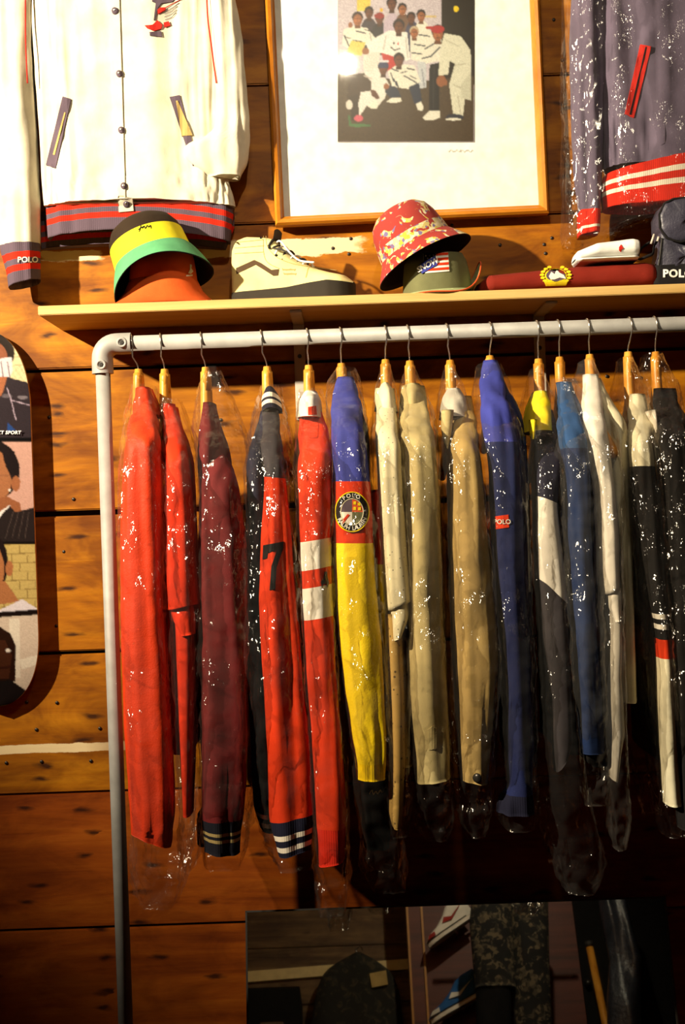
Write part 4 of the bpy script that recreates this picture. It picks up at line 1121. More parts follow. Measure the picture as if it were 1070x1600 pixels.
# its hanging sleeves
loft(R_([(-96, 285, 332, 0, 3.24, .04), (-50, 318, 362), (40, 328, 374), (120, 334, 384), (180, 338, 391), (205, 326, 392), (219, 288, 391), (240, 286, 388), (258, 302, 382), (272, 326, 374)], 3.232, .038), [(272, 'sleeve', 'jacket_white')], wj, seed=63, n=60, step=4, folds=.012, wr=.005)
loft(R_([(-96, 60, 110, 0, 3.24, .04), (-50, -14, 52), (60, -16, 43), (150, -14, 48), (250, -10, 55), (340, -8, 58), (374, -6, 58), (382, -6, 57, -6), (440, 6, 58, -14)], 3.24, .042), [(378, 'sleeve', 'jacket_white'), (393, 'cuff', 'rib_plum'), (404, 'cuff_stripe', 'rib_red'), (413, 'cuff', 'rib_plum'), (423, 'cuff_stripe', 'rib_red'), (440, 'cuff', 'rib_plum')], wj, seed=64, n=56, step=3, folds=.010, wr=.003, closebot=False)
T = parts_bvh(wj)
mk('cuff_lettering', drape(text_vf('POLO', .0105, U(44, 406.5, 2.7), IMX, IMY, -EY, .001, .015), T, 2.7, .003), 'white', wj, smooth=False)
for pts in ([(322, -60), (324, 20), (330, 70), (338, 130)], [(40, -40), (40, 60), (43, 130)]):
    mk('seam_piping', tube(smooth_pts([U(x, y, 3.24) for x, y in pts]), .0018, 6), 'jacket_red', wj)
hk = U(195, -150, 3.3)
mk('collar', tube([Vector((hk.x + .07 * math.cos(a), 3.28 - .03 * math.sin(a), hk.z + .01 * math.sin(a))) for a in [2 * math.pi * k / 24 for k in range(25)]], .016, 10, False), 'rib_plum', wj)
mk('hanging_loop', tube([hk + Vector((0, -.01, .0)), hk + Vector((0, .03, .03)), hk + Vector((0, .048, .03))], .002, 8), 'steel', wj)

# ------------------------------------------------------------------ navy jacket in plastic on the wall
p = U(1040, 320, JY)
nj = thing('varsity_jacket', 'dusky navy varsity jacket with red striped hem, pinned above the white headband', 'jacket', (p.x, 3.28, p.z))
loft(R_([(-140, 1010, 1120, 0, 3.25, .03), (-90, 950, 1190), (0, 940, 1200), (100, 944, 1200), (200, 948, 1196), (236, 950, 1190, -40)], 3.20, .065), [(236, 'body', 'jacket_navy')], nj, seed=66, n=130, step=5, expo=3.2, folds=.022, wr=.004, foldk=.75, arch=-6, gather=(170, 250, .012))
loft(R_([(238, 954, 1186, -50), (262, 948, 1190, -40), (312, 952, 1188, -10)], 3.175, .075), [(255, 'waistband', 'rib_red'), (264, 'waistband_stripe', 'rib_white'), (276, 'waistband', 'rib_red'), (285, 'waistband_stripe', 'rib_white'), (312, 'waistband', 'rib_red')], nj, seed=67, n=100, step=3, expo=2.8, folds=.008, wr=.001, closebot=False, closetop=False)
loft(R_([(-90, 910, 960, 0, 3.22, .05), (0, 898, 948), (120, 896, 948), (240, 900, 946), (320, 908, 942), (328, 909, 942), (362, 908, 940, -6)], 3.205, .05), [(325, 'sleeve', 'jacket_navy'), (350, 'cuff', 'rib_red'), (354, 'cuff_stripe', 'rib_white'), (362, 'cuff', 'rib_red')], nj, seed=68, n=56, step=4, folds=.014, wr=.004, closebot=False)
T = parts_bvh(nj)
w_ = patch('pocket_welt', [(1000, 70), (1017, 73), (990, 184), (976, 178)], nj, 'jacket_red', T, .004, .003, cell=6)
patch('pocket_slit', [(1008, 74), (1009.5, 74), (985, 180), (983, 179)], nj, 'shadow_black', T, .003, .0045, w_, 5)
hk = U(1065, -150, 3.3)
mk('hanging_loop', tube([hk + Vector((0, -.04, -.03)), hk + Vector((0, .03, .03)), hk + Vector((0, .048, .03))], .002, 8), 'steel', nj)
cv = thing('garment_cover', 'clear plastic cover clinging to the navy wall jacket', 'garment bag', (p.x, 3.25, p.z - .1), 'clear plastic garment covers')
loft(R_([(-120, 960, 1180), (-60, 892, 1206), (100, 888, 1208), (240, 889, 1206), (300, 890, 1202), (345, 891, 1000), (368, 892, 950)], 3.165, .085), [(368, 'plastic_film', 'film')], cv, seed=69, n=150, step=5, expo=4.5, folds=.008, wr=.002, crumple=.007, closetop=False)

# ------------------------------------------------------------------ printed skateboard deck
DY = 3.296
dk_rows = np.linspace(513, 1106, 420)
def deck_half(y):
    if y < 640: return 71 * math.sqrt(max(0.0004, 1 - ((640 - y) / 127) ** 2.3)) if y > 513 else 1
    if y > 985: return 71 * math.sqrt(max(0.0004, 1 - ((y - 985) / 121) ** 2.3))
    return 71
C = Canvas(-95, 505, 65, 1112, 200, 620, (206, 186, 150))
C.rect(-95, 505, 65, 690, (226, 212, 168))
for q in ((0, 542, 65, 542), (0, 556, 65, 555), (0, 570, 65, 568)): C.line([q[:2], q[2:]], 1.2, (180, 160, 120))
for k in range(8): C.line([(10 + k * 9, 570), (30 + k * 9, 600)], .7, (190, 172, 130)); C.line([(40 + k * 9 - 10, 570), (12 + k * 9 - 10, 600)], .7, (190, 172, 130))
C.ell(-14, 552, 34, 34, (48, 40, 36)); C.ell(-14, 562, 24, 30, (150, 92, 66)); C.poly([(-50, 568), (16, 556), (18, 578), (14, 590), (-50, 592)], (224, 214, 220))
for k in range(6): C.line([(-40 + k * 10, 560 + k), (-36 + k * 10, 588)], 1.6, (90, 70, 90))
C.poly([(-95, 600), (10, 588), (40, 596), (60, 612), (65, 700), (-95, 700)], (50, 42, 48)); C.poly([(-20, 588), (10, 588), (4, 612), (-14, 640)], (170, 104, 70)); C.ell(34, 620, 8, 3, (120, 112, 120)); C.ell(10, 618, 8, 3, (100, 92, 100))
C.line([(10, 605), (16, 622), (24, 655)], 1.4, (190, 170, 190)); C.line([(17, 625), (45, 632)], 1.2, (190, 170, 190)); C.poly([(12, 660), (24, 672), (10, 674)], (40, 70, 130))
C.rect(-95, 683, 65, 690, (14, 12, 14))
C.rect(-95, 690, 65, 850, (204, 160, 146)); C.ell(-14, 735, 44, 48, (30, 22, 22)); C.ell(-18, 745, 36, 46, (166, 108, 72)); C.poly([(2, 700), (22, 705), (30, 735), (20, 756), (12, 735), (6, 722)], (30, 22, 24)); C.ell(24, 755, 7, 12, (160, 100, 66)); C.ell(14, 765, 2, 2, (240, 230, 220))
C.line([(-10, 742), (20, 742)], 1, (70, 50, 50)); C.poly([(-40, 790), (10, 775), (30, 785), (40, 840), (-40, 850)], (150, 92, 60)); C.poly([(-20, 812), (16, 788), (12, 800), (-14, 830)], (236, 230, 228))
C.poly([(-95, 850), (-20, 830), (14, 790), (24, 800), (58, 790), (65, 850)], (38, 30, 30))
for k in range(4): C.line([(20 + k * 8, 800), (8 + k * 10, 840)], .8, (84, 70, 66))
C.rect(-95, 846, 65, 850, (16, 12, 12)); C.rect(-95, 850, 65, 958, (196, 172, 104))
for r in range(8):
    C.line([(-95, 852 + r * 14), (65, 850 + r * 14)], 1.1, (140, 116, 66))
    for k in range(7): C.line([(-90 + k * 24 + (r % 2) * 12, 852 + r * 14), (-90 + k * 24 + (r % 2) * 12, 864 + r * 14)], 1, (140, 116, 66))
C.ell(-14, 880, 26, 46, (30, 20, 20)); C.ell(-18, 890, 24, 44, (172, 112, 70)); C.ell(14, 888, 6, 12, (170, 108, 68)); C.poly([(-20, 900), (8, 908), (30, 940), (-60, 950)], (172, 112, 70)); C.poly([(-80, 958), (0, 952), (34, 936), (56, 950), (56, 958)], (226, 218, 226))
C.poly([(-95, 960), (65, 952), (65, 960), (-95, 970)], (24, 14, 12)); C.poly([(-95, 970), (65, 960), (65, 1112), (-95, 1112)], (214, 196, 178)); C.rect(14, 966, 30, 1060, (232, 222, 204)); C.poly([(30, 1030), (65, 1022), (65, 1036), (32, 1046)], (236, 226, 208))
C.poly([(-60, 972), (-10, 972), (16, 990), (24, 1010), (22, 1065), (-60, 1070)], (40, 20, 12)); C.poly([(-40, 1000), (8, 1000), (18, 1024), (12, 1060), (-40, 1064)], (66, 34, 20)); C.ell(12, 1016, 4, 2.5, (230, 220, 210)); C.line([(-4, 1044), (14, 1042)], 4, (50, 22, 16)); C.poly([(-95, 1080), (14, 1062), (40, 1082), (40, 1112), (-95, 1112)], (26, 20, 20))
C.c = soften(C.c, 1); C.grain(.2, 5); C.c[..., :3] *= .7
V, cols, nn = [], [], 90
for y in dk_rows:
    h = deck_half(y); cx = -19.0 + 0.0355 * (y - 800)
    for k in range(nn):
        u = -1 + 2 * k / (nn - 1)
        kick = 0.030 * (sstep(640, 513, y) ** 1.6 + sstep(985, 1106, y) ** 1.6)
        q = U(cx + u * h, y, DY)
        V.append((q.x, DY + kick * 0.5 + 0.006 * u * u, q.z))
        i = min(199, max(0, int((cx + u * h + 95) / 160 * 199))); j = min(619, max(0, int((y - 505) / 607 * 619)))
        cols.append(C.c[j, i])
p = U(-19, 1106, DY)
sk = thing('skateboard_deck', 'skateboard deck printed with stacked portrait photographs, hung on the boards', 'skateboard', (p.x, DY, p.z))
mk('graphic_face', (V, grid_faces(len(dk_rows), nn, False)), 'deck_print', sk, cols=cols)
# plies behind the printed face
Vb = [Vector((v[0], v[1] + .0004, v[2])) for v in V] + [Vector((v[0], v[1] + .0115, v[2])) for v in V]
nR = len(dk_rows); nt_ = nR * nn
ed = [k for k in range(nn)] + [r * nn + nn - 1 for r in range(1, nR)] + [(nR - 1) * nn + k for k in range(nn - 2, -1, -1)] + [r * nn for r in range(nR - 2, 0, -1)]
Fc = [tuple(i + nt_ for i in reversed(f)) for f in grid_faces(nR, nn, False)] + [(ed[i], ed[(i + 1) % len(ed)], ed[(i + 1) % len(ed)] + nt_, ed[i] + nt_) for i in range(len(ed))]
mk('maple_plies', (Vb, Fc), 'pine', sk)
for yy in (700, 930):
    q = U(-19, yy, DY)
    mk('wall_peg', tube([(q.x, DY + .01, q.z), (q.x, WY, q.z)], .006, 10), 'steel', sk)
mk('deck_lettering', text_vf('NEXT SPORT', .0078, U(9, 676, DY - .003), IMX, (IMY + IMX * .15).normalized(), -EY, .001, .03, 1.1), 'towel', sk, smooth=False)

# ------------------------------------------------------------------ hats on the shelf
def revolve(prof, frame, org, n=72, warp=None):
    V = []
    for i, (r, h) in enumerate(prof):
        for k in range(n):
            a = 2 * math.pi * k / n
            rr, hh = (r, h) if warp is None else warp(a, r, h)
            V.append(Vector(org) + frame @ Vector((rr * math.cos(a), rr * math.sin(a), hh)))
    return V, grid_faces(len(prof), n)
def seg(p, q, k): return [(lerp(p[0], q[0], i / k), lerp(p[1], q[1], i / k)) for i in range(k + 1)]
def hat(root, org, frame, secs, brim, warp, lining, n=72, inner=None):
    """secs: list of (part, material, profile); brim: profile; lining: material of the inside"""
    for nm, mt, pr in secs:
        V, Fc = revolve(pr, frame, org, n, warp)
        if nm == 'crown': Fc.append(tuple(range(n)))
        mk(nm, (V, Fc), mt, root)
    mk('brim', revolve(brim, frame, org, n, warp), secs[-1][1] if inner is None else inner, root)
    und = [(r - .001, h - .0028) for r, h in reversed(brim)]
    und = [brim[-1]] + und
    cr = [(r - .003, h - .002) for nm, mt, pr in reversed(secs) for r, h in reversed(pr)]
    mk('lining', revolve(und + cr, frame, org, n, warp), lining, root)
def FR(rx, ry, rz=0): return Matrix.Rotation(math.radians(ry), 3, 'Y') @ Matrix.Rotation(math.radians(rx), 3, 'X') @ Matrix.Rotation(math.radians(rz), 3, 'Z')
# terracotta felt hat
c = U(256, 470, 3.215); c.z = SZ
t = thing('felt_hat', 'terracotta felt bucket hat with tiny white embroidered mark, under the striped hat', 'hat', c, 'hats on the shelf')
tc_cr = [(0.002, .150), (.03, .149), (.058, .140), (.070, .120), (.0745, .09), (.077, .066)]
hat(t, c, FR(0, 0), [('crown', 'terracotta', tc_cr)], [(.077, .066), (.081, .058), (.089, .040), (.102, .022), (.116, .009), (.127, .0035)], lambda a, r, h: (r, h + (.004 * math.cos(2 * a) if h < .03 and h > .004 else 0)), 'terracotta', inner='terracotta')
T = parts_bvh(t)
mk('embroidered_mark', drape(join(fill_poly([(297, 413), (300, 414), (299, 419), (302, 424), (298, 428), (294, 427), (297, 421)], 3.0, .001, 2), fill_poly([(291, 430), (301, 429), (301, 431), (291, 432)], 3.0, .001, 2)), T, 3.0, .0015), 'white', t, smooth=False)
# knitted hat in black, yellow and green
c2 = U(240, 407, 3.20)
t = thing('bucket_hat', 'black, yellow and green knitted bucket hat slumped over the terracotta hat', 'hat', Vector((c2.x, 3.205, SZ)), 'hats on the shelf')
def warp1(a, r, h):
    if h < 0.0:
        front = math.sin(-a)                      # toward the viewer
        lift = max(0, front) ** 1.2
        return r * (1 + 0.02 * math.cos(3 * a)), h * (1 - 0.22 * lift) - .020 * (math.cos(a) ** 2) * (h / -.05)
    return r, h
hat(t, c2, FR(-14, -20), [('crown', 'hat_black', [(.002, .104), (.03, .1025), (.055, .096), (.073, .083), (.083, .064), (.0865, .047)]), ('band', 'hat_yellow', seg((.0865, .047), (.090, .002), 6))],
    [(.090, .002), (.094, -.004), (.101, -.016), (.108, -.030), (.114, -.045), (.116, -.050)], warp1, 'hat_lining', inner='hat_green')
T = parts_bvh(t)
S = lambda P: drape(tube(smooth_pts([U(x, y, 3.0) for x, y in P], 4), .0008, 5), T, 3.0, .001)
mk('script_mark', join(S([(216, 359), (220, 356), (226, 353)]), S([(220, 352), (219, 358), (217, 362)]), S([(222, 357), (225, 354), (227, 357), (230, 352), (232, 355), (235, 352), (236, 357)])), 'black', t)
# olive hat with flag patch
c3 = U(684, 452, 3.19); c3.z = SZ
t = thing('bucket_hat', 'olive bucket hat with flag patch and turned-up orange-edged brim', 'hat', c3, 'hats on the shelf')
def warp2(a, r, h):
    if r > .078 and h < .03:
        w = (r - .078) / .035
        right = max(0, math.cos(a)) ** 3
        return r - .010 * right * w, h + w * (.075 * right * (1 - .25 * math.sin(-a)) + .004 * math.sin(3 * a + 1))
    return r, h
ol_brim = [(.0785, .014), (.082, .010), (.090, .006), (.100, .004), (.110, .003)]
hat(t, c3, FR(2, -3), [('crown', 'olive', [(.002, .102), (.04, .101), (.062, .096), (.070, .080), (.075, .05), (.0785, .014)])], ol_brim, warp2, 'olive_light', inner='olive_light')
ev = [revolve([(.110, .003)], FR(2, -3), c3, 72, warp2)[0][k % 72] for k in range(73)]
mk('edge_binding', tube(ev, .0018, 6, False), 'orange', t)
T = parts_bvh(t)
fl = patch('flag_patch', [(661, 397), (700, 394), (702, 424), (664, 427)], t, 'white', T, .002, .002, cell=4)
patch('flag_canton', [(661.5, 397), (680, 395.5), (681, 409), (662.3, 410.5)], t, 'navy', T, .002, .003, fl, 4)
for k in range(4):
    y = 396 + k * 7.6
    x0 = 681 if y < 409 else 664
    patch('flag_stripe', [(x0, y + (0 if x0 > 670 else 1.5)), (700 + k * .4, y - 1.5), (700 + k * .4, y + 2.3), (x0, y + (3.8 if x0 > 670 else 5.3))], t, 'red', T, .002, .003, fl, 4)
for (x, y) in [(665, 400), (671, 400), (677, 399), (668, 404), (674, 404)]:
    patch('flag_star', oval(x, y, 1.3, 1.3, n=6), t, 'white', T, .002, .004, fl, 3)
sn = patch('word_patch', [(654, 414), (679, 401), (683, 414), (659, 428)], t, 'blue', T, .002, .0045, cell=4)
mk('patch_lettering', drape(text_vf('SNOW', .0115, U(668, 415, 3.0), (IMX + IMY * .5).normalized(), (IMY - IMX * .28).normalized(), -EY, .001, .02, .95), T, 3.0, .006), 'white', sn, smooth=False)
# floral hat on top of it
c4 = U(650, 388, 3.195)
t = thing('bucket_hat', 'burgundy bucket hat with cream flower print, tipped over the olive hat', 'hat', Vector((c4.x, 3.195, SZ)), 'hats on the shelf')
def warp3(a, r, h):
    if h < 0.0:
        lift = max(0, math.sin(-a)) ** 1.3
        return r * (1 + 0.02 * math.cos(3 * a + 1)), h * (1 - 0.30 * lift)
    return r, h
hat(t, c4, FR(-3, -27), [('crown', 'floral', [(.002, .104), (.03, .1025), (.052, .095), (.068, .080), (.077, .058), (.082, .030)]), ('band', 'floral_band', seg((.0825, .030), (.0865, .004), 4))],
    [(.0865, .004), (.091, -.004), (.100, -.016), (.110, -.030), (.116, -.040)], warp3, 'lining', inner='floral')

# ------------------------------------------------------------------ high-top sneaker
hp, tp = U(366, 450, 3.255), U(553, 444, 3.135)
ax = Vector((tp.x - hp.x, tp.y - hp.y, 0)); Ls = ax.length; ax.normalize(); ay = Vector((-ax.y, ax.x, 0))
t = thing('sneaker', 'pale yellow high-top sneaker with black side stripe and thick dark sole', 'shoe', Vector((hp.x + ax.x * Ls / 2, hp.y + ax.y * Ls / 2, SZ)))
SW = lambda s: np.interp(s, [0, .03, .12, .3, .5, .7, .85, .94, 1], [.012, .028, .034, .033, .036, .045, .044, .032, .006])
def shoe_at(s, v, z): return Vector((hp.x, hp.y, SZ)) + ax * (s * Ls) + ay * v + EZ * z
V, st = [], list(np.linspace(0, 1, 40))
for s in st:
    w = SW(s) + .003
    b0 = .0 + .006 * sstep(.8, 1, s); t0 = np.interp(s, [0, .5, .85, 1], [.036, .034, .040, .034])
    for v, z in ((-1, b0), (-1.02, (b0 + t0) / 2), (-1, t0), (0, t0), (1, t0), (1.02, (b0 + t0) / 2), (1, b0), (0, b0)): V.append(shoe_at(s, v * w, z))
Fc = grid_faces(40, 8) + [tuple(range(7, -1, -1)), tuple(range(39 * 8, 40 * 8))]
so = mk('sole', (V, Fc), 'rubber_brown', t); so.data.set_sharp_from_angle(angle=math.radians(45))
V, m_ = [], 22
TOPZ = lambda s: np.interp(s, [0, .04, .12, .22, .30, .36, .42, .52, .62, .72, .82, .92, 1], [.140, .158, .164, .160, .156, .150, .128, .104, .086, .072, .062, .054, .036])
for s in st:
    w, zt = SW(s) * (1.0), TOPZ(s)
    for k in range(m_):
        a = math.pi * k / (m_ - 1)
        ww = -math.cos(a)
        hgt = math.sin(a) ** .55
        taper = 1 - .25 * hgt * sstep(.1, .16, zt)
        V.append(shoe_at(s, spow(ww, .8) * w * taper, .030 + (zt - .030) * hgt))
mk('upper', (V, grid_faces(40, m_, False)), 'shoe_cream', t)
T = parts_bvh(t)
def on_shoe(pts, nm, mt, lift=.0015, own=None, th=.002):
    return mk(nm, drape(fill_poly(pts, 3.0, th, 4), T, 3.0, lift), mt, own or t, smooth=False)
CX = lambda x, y: (350 + x / 4.864, 340 + y / 4.864)
on_shoe([CX(*q) for q in [(90, 385), (230, 322), (280, 345), (360, 398), (418, 392), (410, 440), (375, 443), (300, 395), (240, 358), (95, 428)]], 'side_stripe', 'shoe_brown')
on_shoe([CX(*q) for q in [(640, 365), (648, 368), (625, 455), (617, 455)]], 'toe_seam', 'beige', .001)
for x0_, y0_, w_ in ((442, 396, 100), (452, 428, 96)):
    P = [U(*CX(x0_ + w_ * k / 16, y0_ + (7 if k % 2 else -7) * (1.4 if k % 5 == 0 else .8)), 3.0) for k in range(17)]
    mk('side_scribble', drape(tube(P, .0006, 5), T, 3.0, .001), 'beige', t)
for ln in ([(80, 190), (180, 180), (300, 168)], [(80, 232), (180, 224), (305, 214)], [(80, 274), (180, 268), (300, 262)], [(318, 140), (330, 220), (400, 300), (520, 350), (640, 372)], [(300, 140), (300, 262), (330, 340), (420, 388)], [(640, 372), (740, 385), (860, 402)]):
    P = smooth_pts([U(*CX(*q), 3.0) for q in ln], 6)
    mk('stitched_seam', drape(tube(P, .0007, 5), T, 3.0, .0006), 'beige', t)
mk('tongue', (lambda V: (V, grid_faces(10, 7, False)))([shoe_at(.34 + .055 * math.sin(i / 9 * 1.2), (j - 3) / 3 * .020, .125 + .048 * i / 9 - .006 * ((j - 3) / 3) ** 2) for i in range(10) for j in range(7)]), 'rubber_black', t)
on_shoe([CX(*q) for q in [(272, 146), (286, 146), (286, 160), (272, 160)]], 'eyelet', 'black', .001)
for k, s in enumerate((.375, .43, .48, .535, .585, .63)):
    z = TOPZ(s)
    P = [shoe_at(s - .03, -.024, z - .012), shoe_at(s - .01, -.012, z + .004), shoe_at(s + .01, .004, z + .007), shoe_at(s + .02, .018, z - .002)]
    mk('lace', tube(smooth_pts(P), .0024, 7), 'towel' if k % 2 else 'rubber_black', t)
    mk('eyelet', disc(shoe_at(s - .02, -.0245, z - .016), ax, EZ, -ay, .003, .003, 10), 'black', t)
mk('lace', tube(smooth_pts([shoe_at(.40, -.012, .142), shoe_at(.46, -.030, .138), shoe_at(.54, -.034, .110), shoe_at(.62, -.036, .090), shoe_at(.74, -.038, .082)]), .0022, 7), 'towel', t)
mk('lace', tube(smooth_pts([shoe_at(.42, -.01, .135), shoe_at(.40, -.034, .125), shoe_at(.48, -.036, .118), shoe_at(.55, -.03, .104)]), .0022, 7), 'rubber_black', t)

# ------------------------------------------------------------------ folded knits and pouch at the end of the shelf
def roll(rows, name, mt, root, seed=0, n=40, amp=.002, expo=2.8):
    """cloth rolled along the shelf: rows of (pixel x, z bottom, z top, Y centre, half depth)"""
    V = []
    xs = np.linspace(rows[0][0], rows[-1][0], 46)
    for x in xs:
        f = [np.interp(x, [r[0] for r in rows], [r[k] for r in rows]) for k in range(1, 5)]
        X = U(x, 430, f[2]).x
        for k in range(n):
            a = 2 * math.pi * k / n
            q = Vector((X, f[2] + f[3] * spow(math.cos(a), 2 / expo), (f[0] + f[1]) / 2 + (f[1] - f[0]) / 2 * spow(math.sin(a), 2 / expo)))
            d = noise.noise(q * 30 + Vector((seed, 0, 0))) * amp
            V.append(q + Vector((0, d * math.cos(a), max(0, d) * math.sin(a))))
    return mk(name, (V, grid_faces(46, n) + [tuple(range(n - 1, -1, -1)), tuple(range(45 * n, 46 * n))]), mt, root)
cm = U(880, 440, 3.2)
t = thing('folded_scarf', 'maroon wool scarf folded flat with embroidered gold crest', 'scarf', (cm.x, 3.2, SZ))
roll([(742, SZ, SZ + .028, 3.22, .06), (760, SZ, SZ + .046, 3.21, .085), (880, SZ, SZ + .056, 3.205, .09), (1000, SZ, SZ + .062, 3.205, .09), (1012, SZ, SZ + .058, 3.205, .085)], 'wool_roll', 'wool_maroon', t, 1)
T = parts_bvh(t)
cr = patch('crest', oval(868, 430.5, 17, 11), t, 'bright_yellow', T, .002, .002)
patch('crest_field', oval(868, 430.5, 15, 9.3), t, 'plum', T, .002, .003, cr)
patch('crest_rider', [(857, 432), (861, 425), (866, 429), (869, 422), (874, 427), (880, 430), (884, 436), (874, 434), (866, 437), (860, 437)], t, 'white', T, .002, .004, cr, 3)
patch('crest_cape', [(870, 420.5), (879, 423), (883, 429), (874, 426)], t, 'wool_maroon', T, .002, .004, cr, 3)
for sgn in (-1, 1):
    for k in range(6):
        a = math.radians(90 - sgn * (28 + k * 20))
        x, y = 868 + 21.5 * math.cos(a), 430 - 14 * math.sin(a)
        patch('crest_leaf', oval(x, y, 3.4, 2.0, n=8), t, 'bright_yellow', T, .002, .003, cr, 3)
patch('crest_ribbon', [(850, 440), (860, 437), (868, 442), (876, 437), (887, 439), (884, 446), (853, 447)], t, 'bright_yellow', T, .002, .003, cr, 3)
cm = U(1030, 440, 3.2)
t = thing('folded_beanie', 'black knitted beanie folded between the maroon scarf and the nylon pouch', 'beanie', (cm.x, 3.2, SZ))
roll([(1014, SZ, SZ + .040, 3.23, .05), (1019, SZ, SZ + .054, 3.23, .08), (1040, SZ, SZ + .054, 3.24, .075), (1064, SZ, SZ + .046, 3.25, .06)], 'knit_fold', 'lining', t, 2)
# white headband: two layers folded over
cm = U(945, 410, 3.18)
t = thing('headband', 'white towelling headband with tiny red emblem lying on the maroon scarf', 'headband', (cm.x, 3.17, SZ + .062))
z0 = SZ + .0625
roll([(897, z0 + .006, z0 + .016, 3.17, .03), (900, z0 + .001, z0 + .026, 3.17, .05), (930, z0 + .008, z0 + .042, 3.17, .06), (985, z0 + .008, z0 + .049, 3.17, .06), (993, z0 + .009, z0 + .047, 3.17, .055)], 'top_layer', 'towel', t, 3, amp=.001)
roll([(897, z0 + .004, z0 + .010, 3.17, .03), (903, z0, z0 + .008, 3.168, .055), (940, z0, z0 + .007, 3.166, .062), (985, z0, z0 + .008, 3.166, .06), (991, z0, z0 + .008, 3.168, .055)], 'under_layer', 'towel', t, 4, amp=.0005)
T = parts_bvh(t)
patch('emblem', [(967, 386), (970, 382), (972, 386), (974, 388), (971, 390), (970, 394), (967, 391)], t, 'jacket_red', T, .002, .002, cell=3)
# nylon pouch
PY = 3.13
cm = U(1072, 440, PY); zb = SZ
t = thing('shoulder_pouch', 'dark navy nylon shoulder pouch with round flap at the end of the shelf', 'pouch', (cm.x, PY + .04, zb))
def cushion(outline, Yf, dep, name, mt, root, puff=.008, seed=0):
    """padded panel from a pixel outline"""
    cx = sum(p[0] for p in outline) / len(outline); cyv = sum(p[1] for p in outline) / len(outline)
    V, n = [], len(outline)
    prof = [(.02, -puff), (.35, -puff * .9), (.65, -puff * .7), (.85, -puff * .4), (.97, -.001), (1.0, .004), (1.0, dep - .004), (.96, dep), (.02, dep)]
    for q, d in prof:
        for (x, y) in outline:
            P = U(cx + (x - cx) * q, cyv + (y - cyv) * q, Yf)
            V.append(P + Vector((0, d + noise.noise(P * 45 + Vector((seed, 0, 0))) * .003 * (1 if d < 0 else 0), 0)))
    return mk(name, (V, grid_faces(len(prof), n) + [tuple(range(n)), tuple(range(len(V) - 1, len(V) - n - 1, -1))]), mt, root)
def dense(pts, k=8): return [(lerp(a[0], b[0], j / k), lerp(a[1], b[1], j / k)) for a, b in zip(pts, pts[1:] + pts[:1]) for j in range(k)]
cushion(dense([(1032, 352), (1100, 344), (1128, 350), (1130, 436), (1122, 444), (1040, 447), (1024, 444), (1027, 410), (1031, 380)]), PY, .07, 'pouch_body', 'nylon', t, .008, 1)
flp = cushion(dense([(1030, 335), (1038, 318), (1052, 311), (1080, 308), (1112, 312), (1124, 330), (1118, 356), (1098, 372), (1062, 378), (1042, 372), (1031, 356)], 5), PY - .018, .09, 'flap', 'nylon', t, .008, 2)
edge = dense([(1030, 335), (1038, 318), (1052, 311), (1080, 308), (1112, 312), (1124, 330), (1118, 356), (1098, 372), (1062, 378), (1042, 372), (1031, 356)], 5)
mk('flap_piping', tube([U(x, y, PY - .018) for x, y in edge + edge[:1]], .0028, 8, False), 'black', flp)
mk('seam_piping', tube(smooth_pts([U(1034, 372, PY - .004), U(1031, 400, PY - .004), U(1028, 420, PY - .004)]), .0022, 8), 'rubber_black', t)
st_ = mk('strap', tube(smooth_pts([U(1030, 372, PY + .01), U(1022, 384, PY), U(1020, 396, PY - .01), U(1012, 400, PY - .01), U(1000, 405, PY), U(996, 402, PY + .03), U(1002, 388, PY + .03), U(1016, 378, PY + .02)]), .0035, 8, True, .4), 'black', t)
mk('strap_clip', tube([U(1017, 381, PY - .006), U(1022, 366, PY - .006)], .0026, 8), 'white_metal', st_)
mk('strap_clip', tube([U(1027, 377, PY - .006), U(1029, 370, PY - .006)], .0028, 8), 'white_metal', st_)
bpn = cushion(dense([(1024, 414), (1080, 411), (1130, 409), (1131, 440), (1122, 445), (1040, 448), (1022, 445)]), PY - .008, .05, 'base_panel', 'black', t, .003, 4)
T = parts_bvh(t)
mk('pouch_lettering', drape(text_vf('POLO', .016, U(1059, 428, 3.0), IMX, IMY, -EY, .0012, .03, 1.12), T, 3.0, .0015), 'towel', t, smooth=False)

# ------------------------------------------------------------------ low leaning shoe mirror
LEAN = math.radians(18)
MTL, MTR = U(386, 1425, 3.305), U(1037, 1404, 3.305)
mz = (MTL.z + MTR.z) / 2
mx0, mx1 = MTL.x, MTR.x
mdn = Vector((0, -math.sin(LEAN), -math.cos(LEAN)))
mnr = Vector((0, -math.cos(LEAN), math.sin(LEAN)))
mlen = (mz - 0.012) / math.cos(LEAN)
mc = Vector(((mx0 + mx1) / 2, 3.305, mz)) + mdn * mlen / 2
t = thing('floor_mirror', 'low wide mirror leaning against the boards beneath the hanging clothes', 'mirror', (mc.x, mc.y, 0))
mk('mirror_glass', box(mc, (mx1 - mx0, .004, mlen), (EX, mnr, -mdn)), 'mirror_glass', t, smooth=False)
mk('backing', box(mc - mnr * .009, (mx1 - mx0 + .004, .012, mlen + .004), (EX, mnr, -mdn)), 'rubber_black', t, smooth=False)
for dx_, sx_ in ((0, None),):
    mk('edge_strip', box(mc - mdn * (mlen / 2 + .002) - mnr * .003, (mx1 - mx0 + .008, .014, .004), (EX, mnr, -mdn)), 'rubber_black', t, smooth=False)
for X in (mx0 - .002, mx1 + .002):
    mk('edge_strip', box(Vector((X, mc.y, mc.z)) - mnr * .003, (.004, .014, mlen + .004), (EX, mnr, -mdn)), 'rubber_black', t, smooth=False)
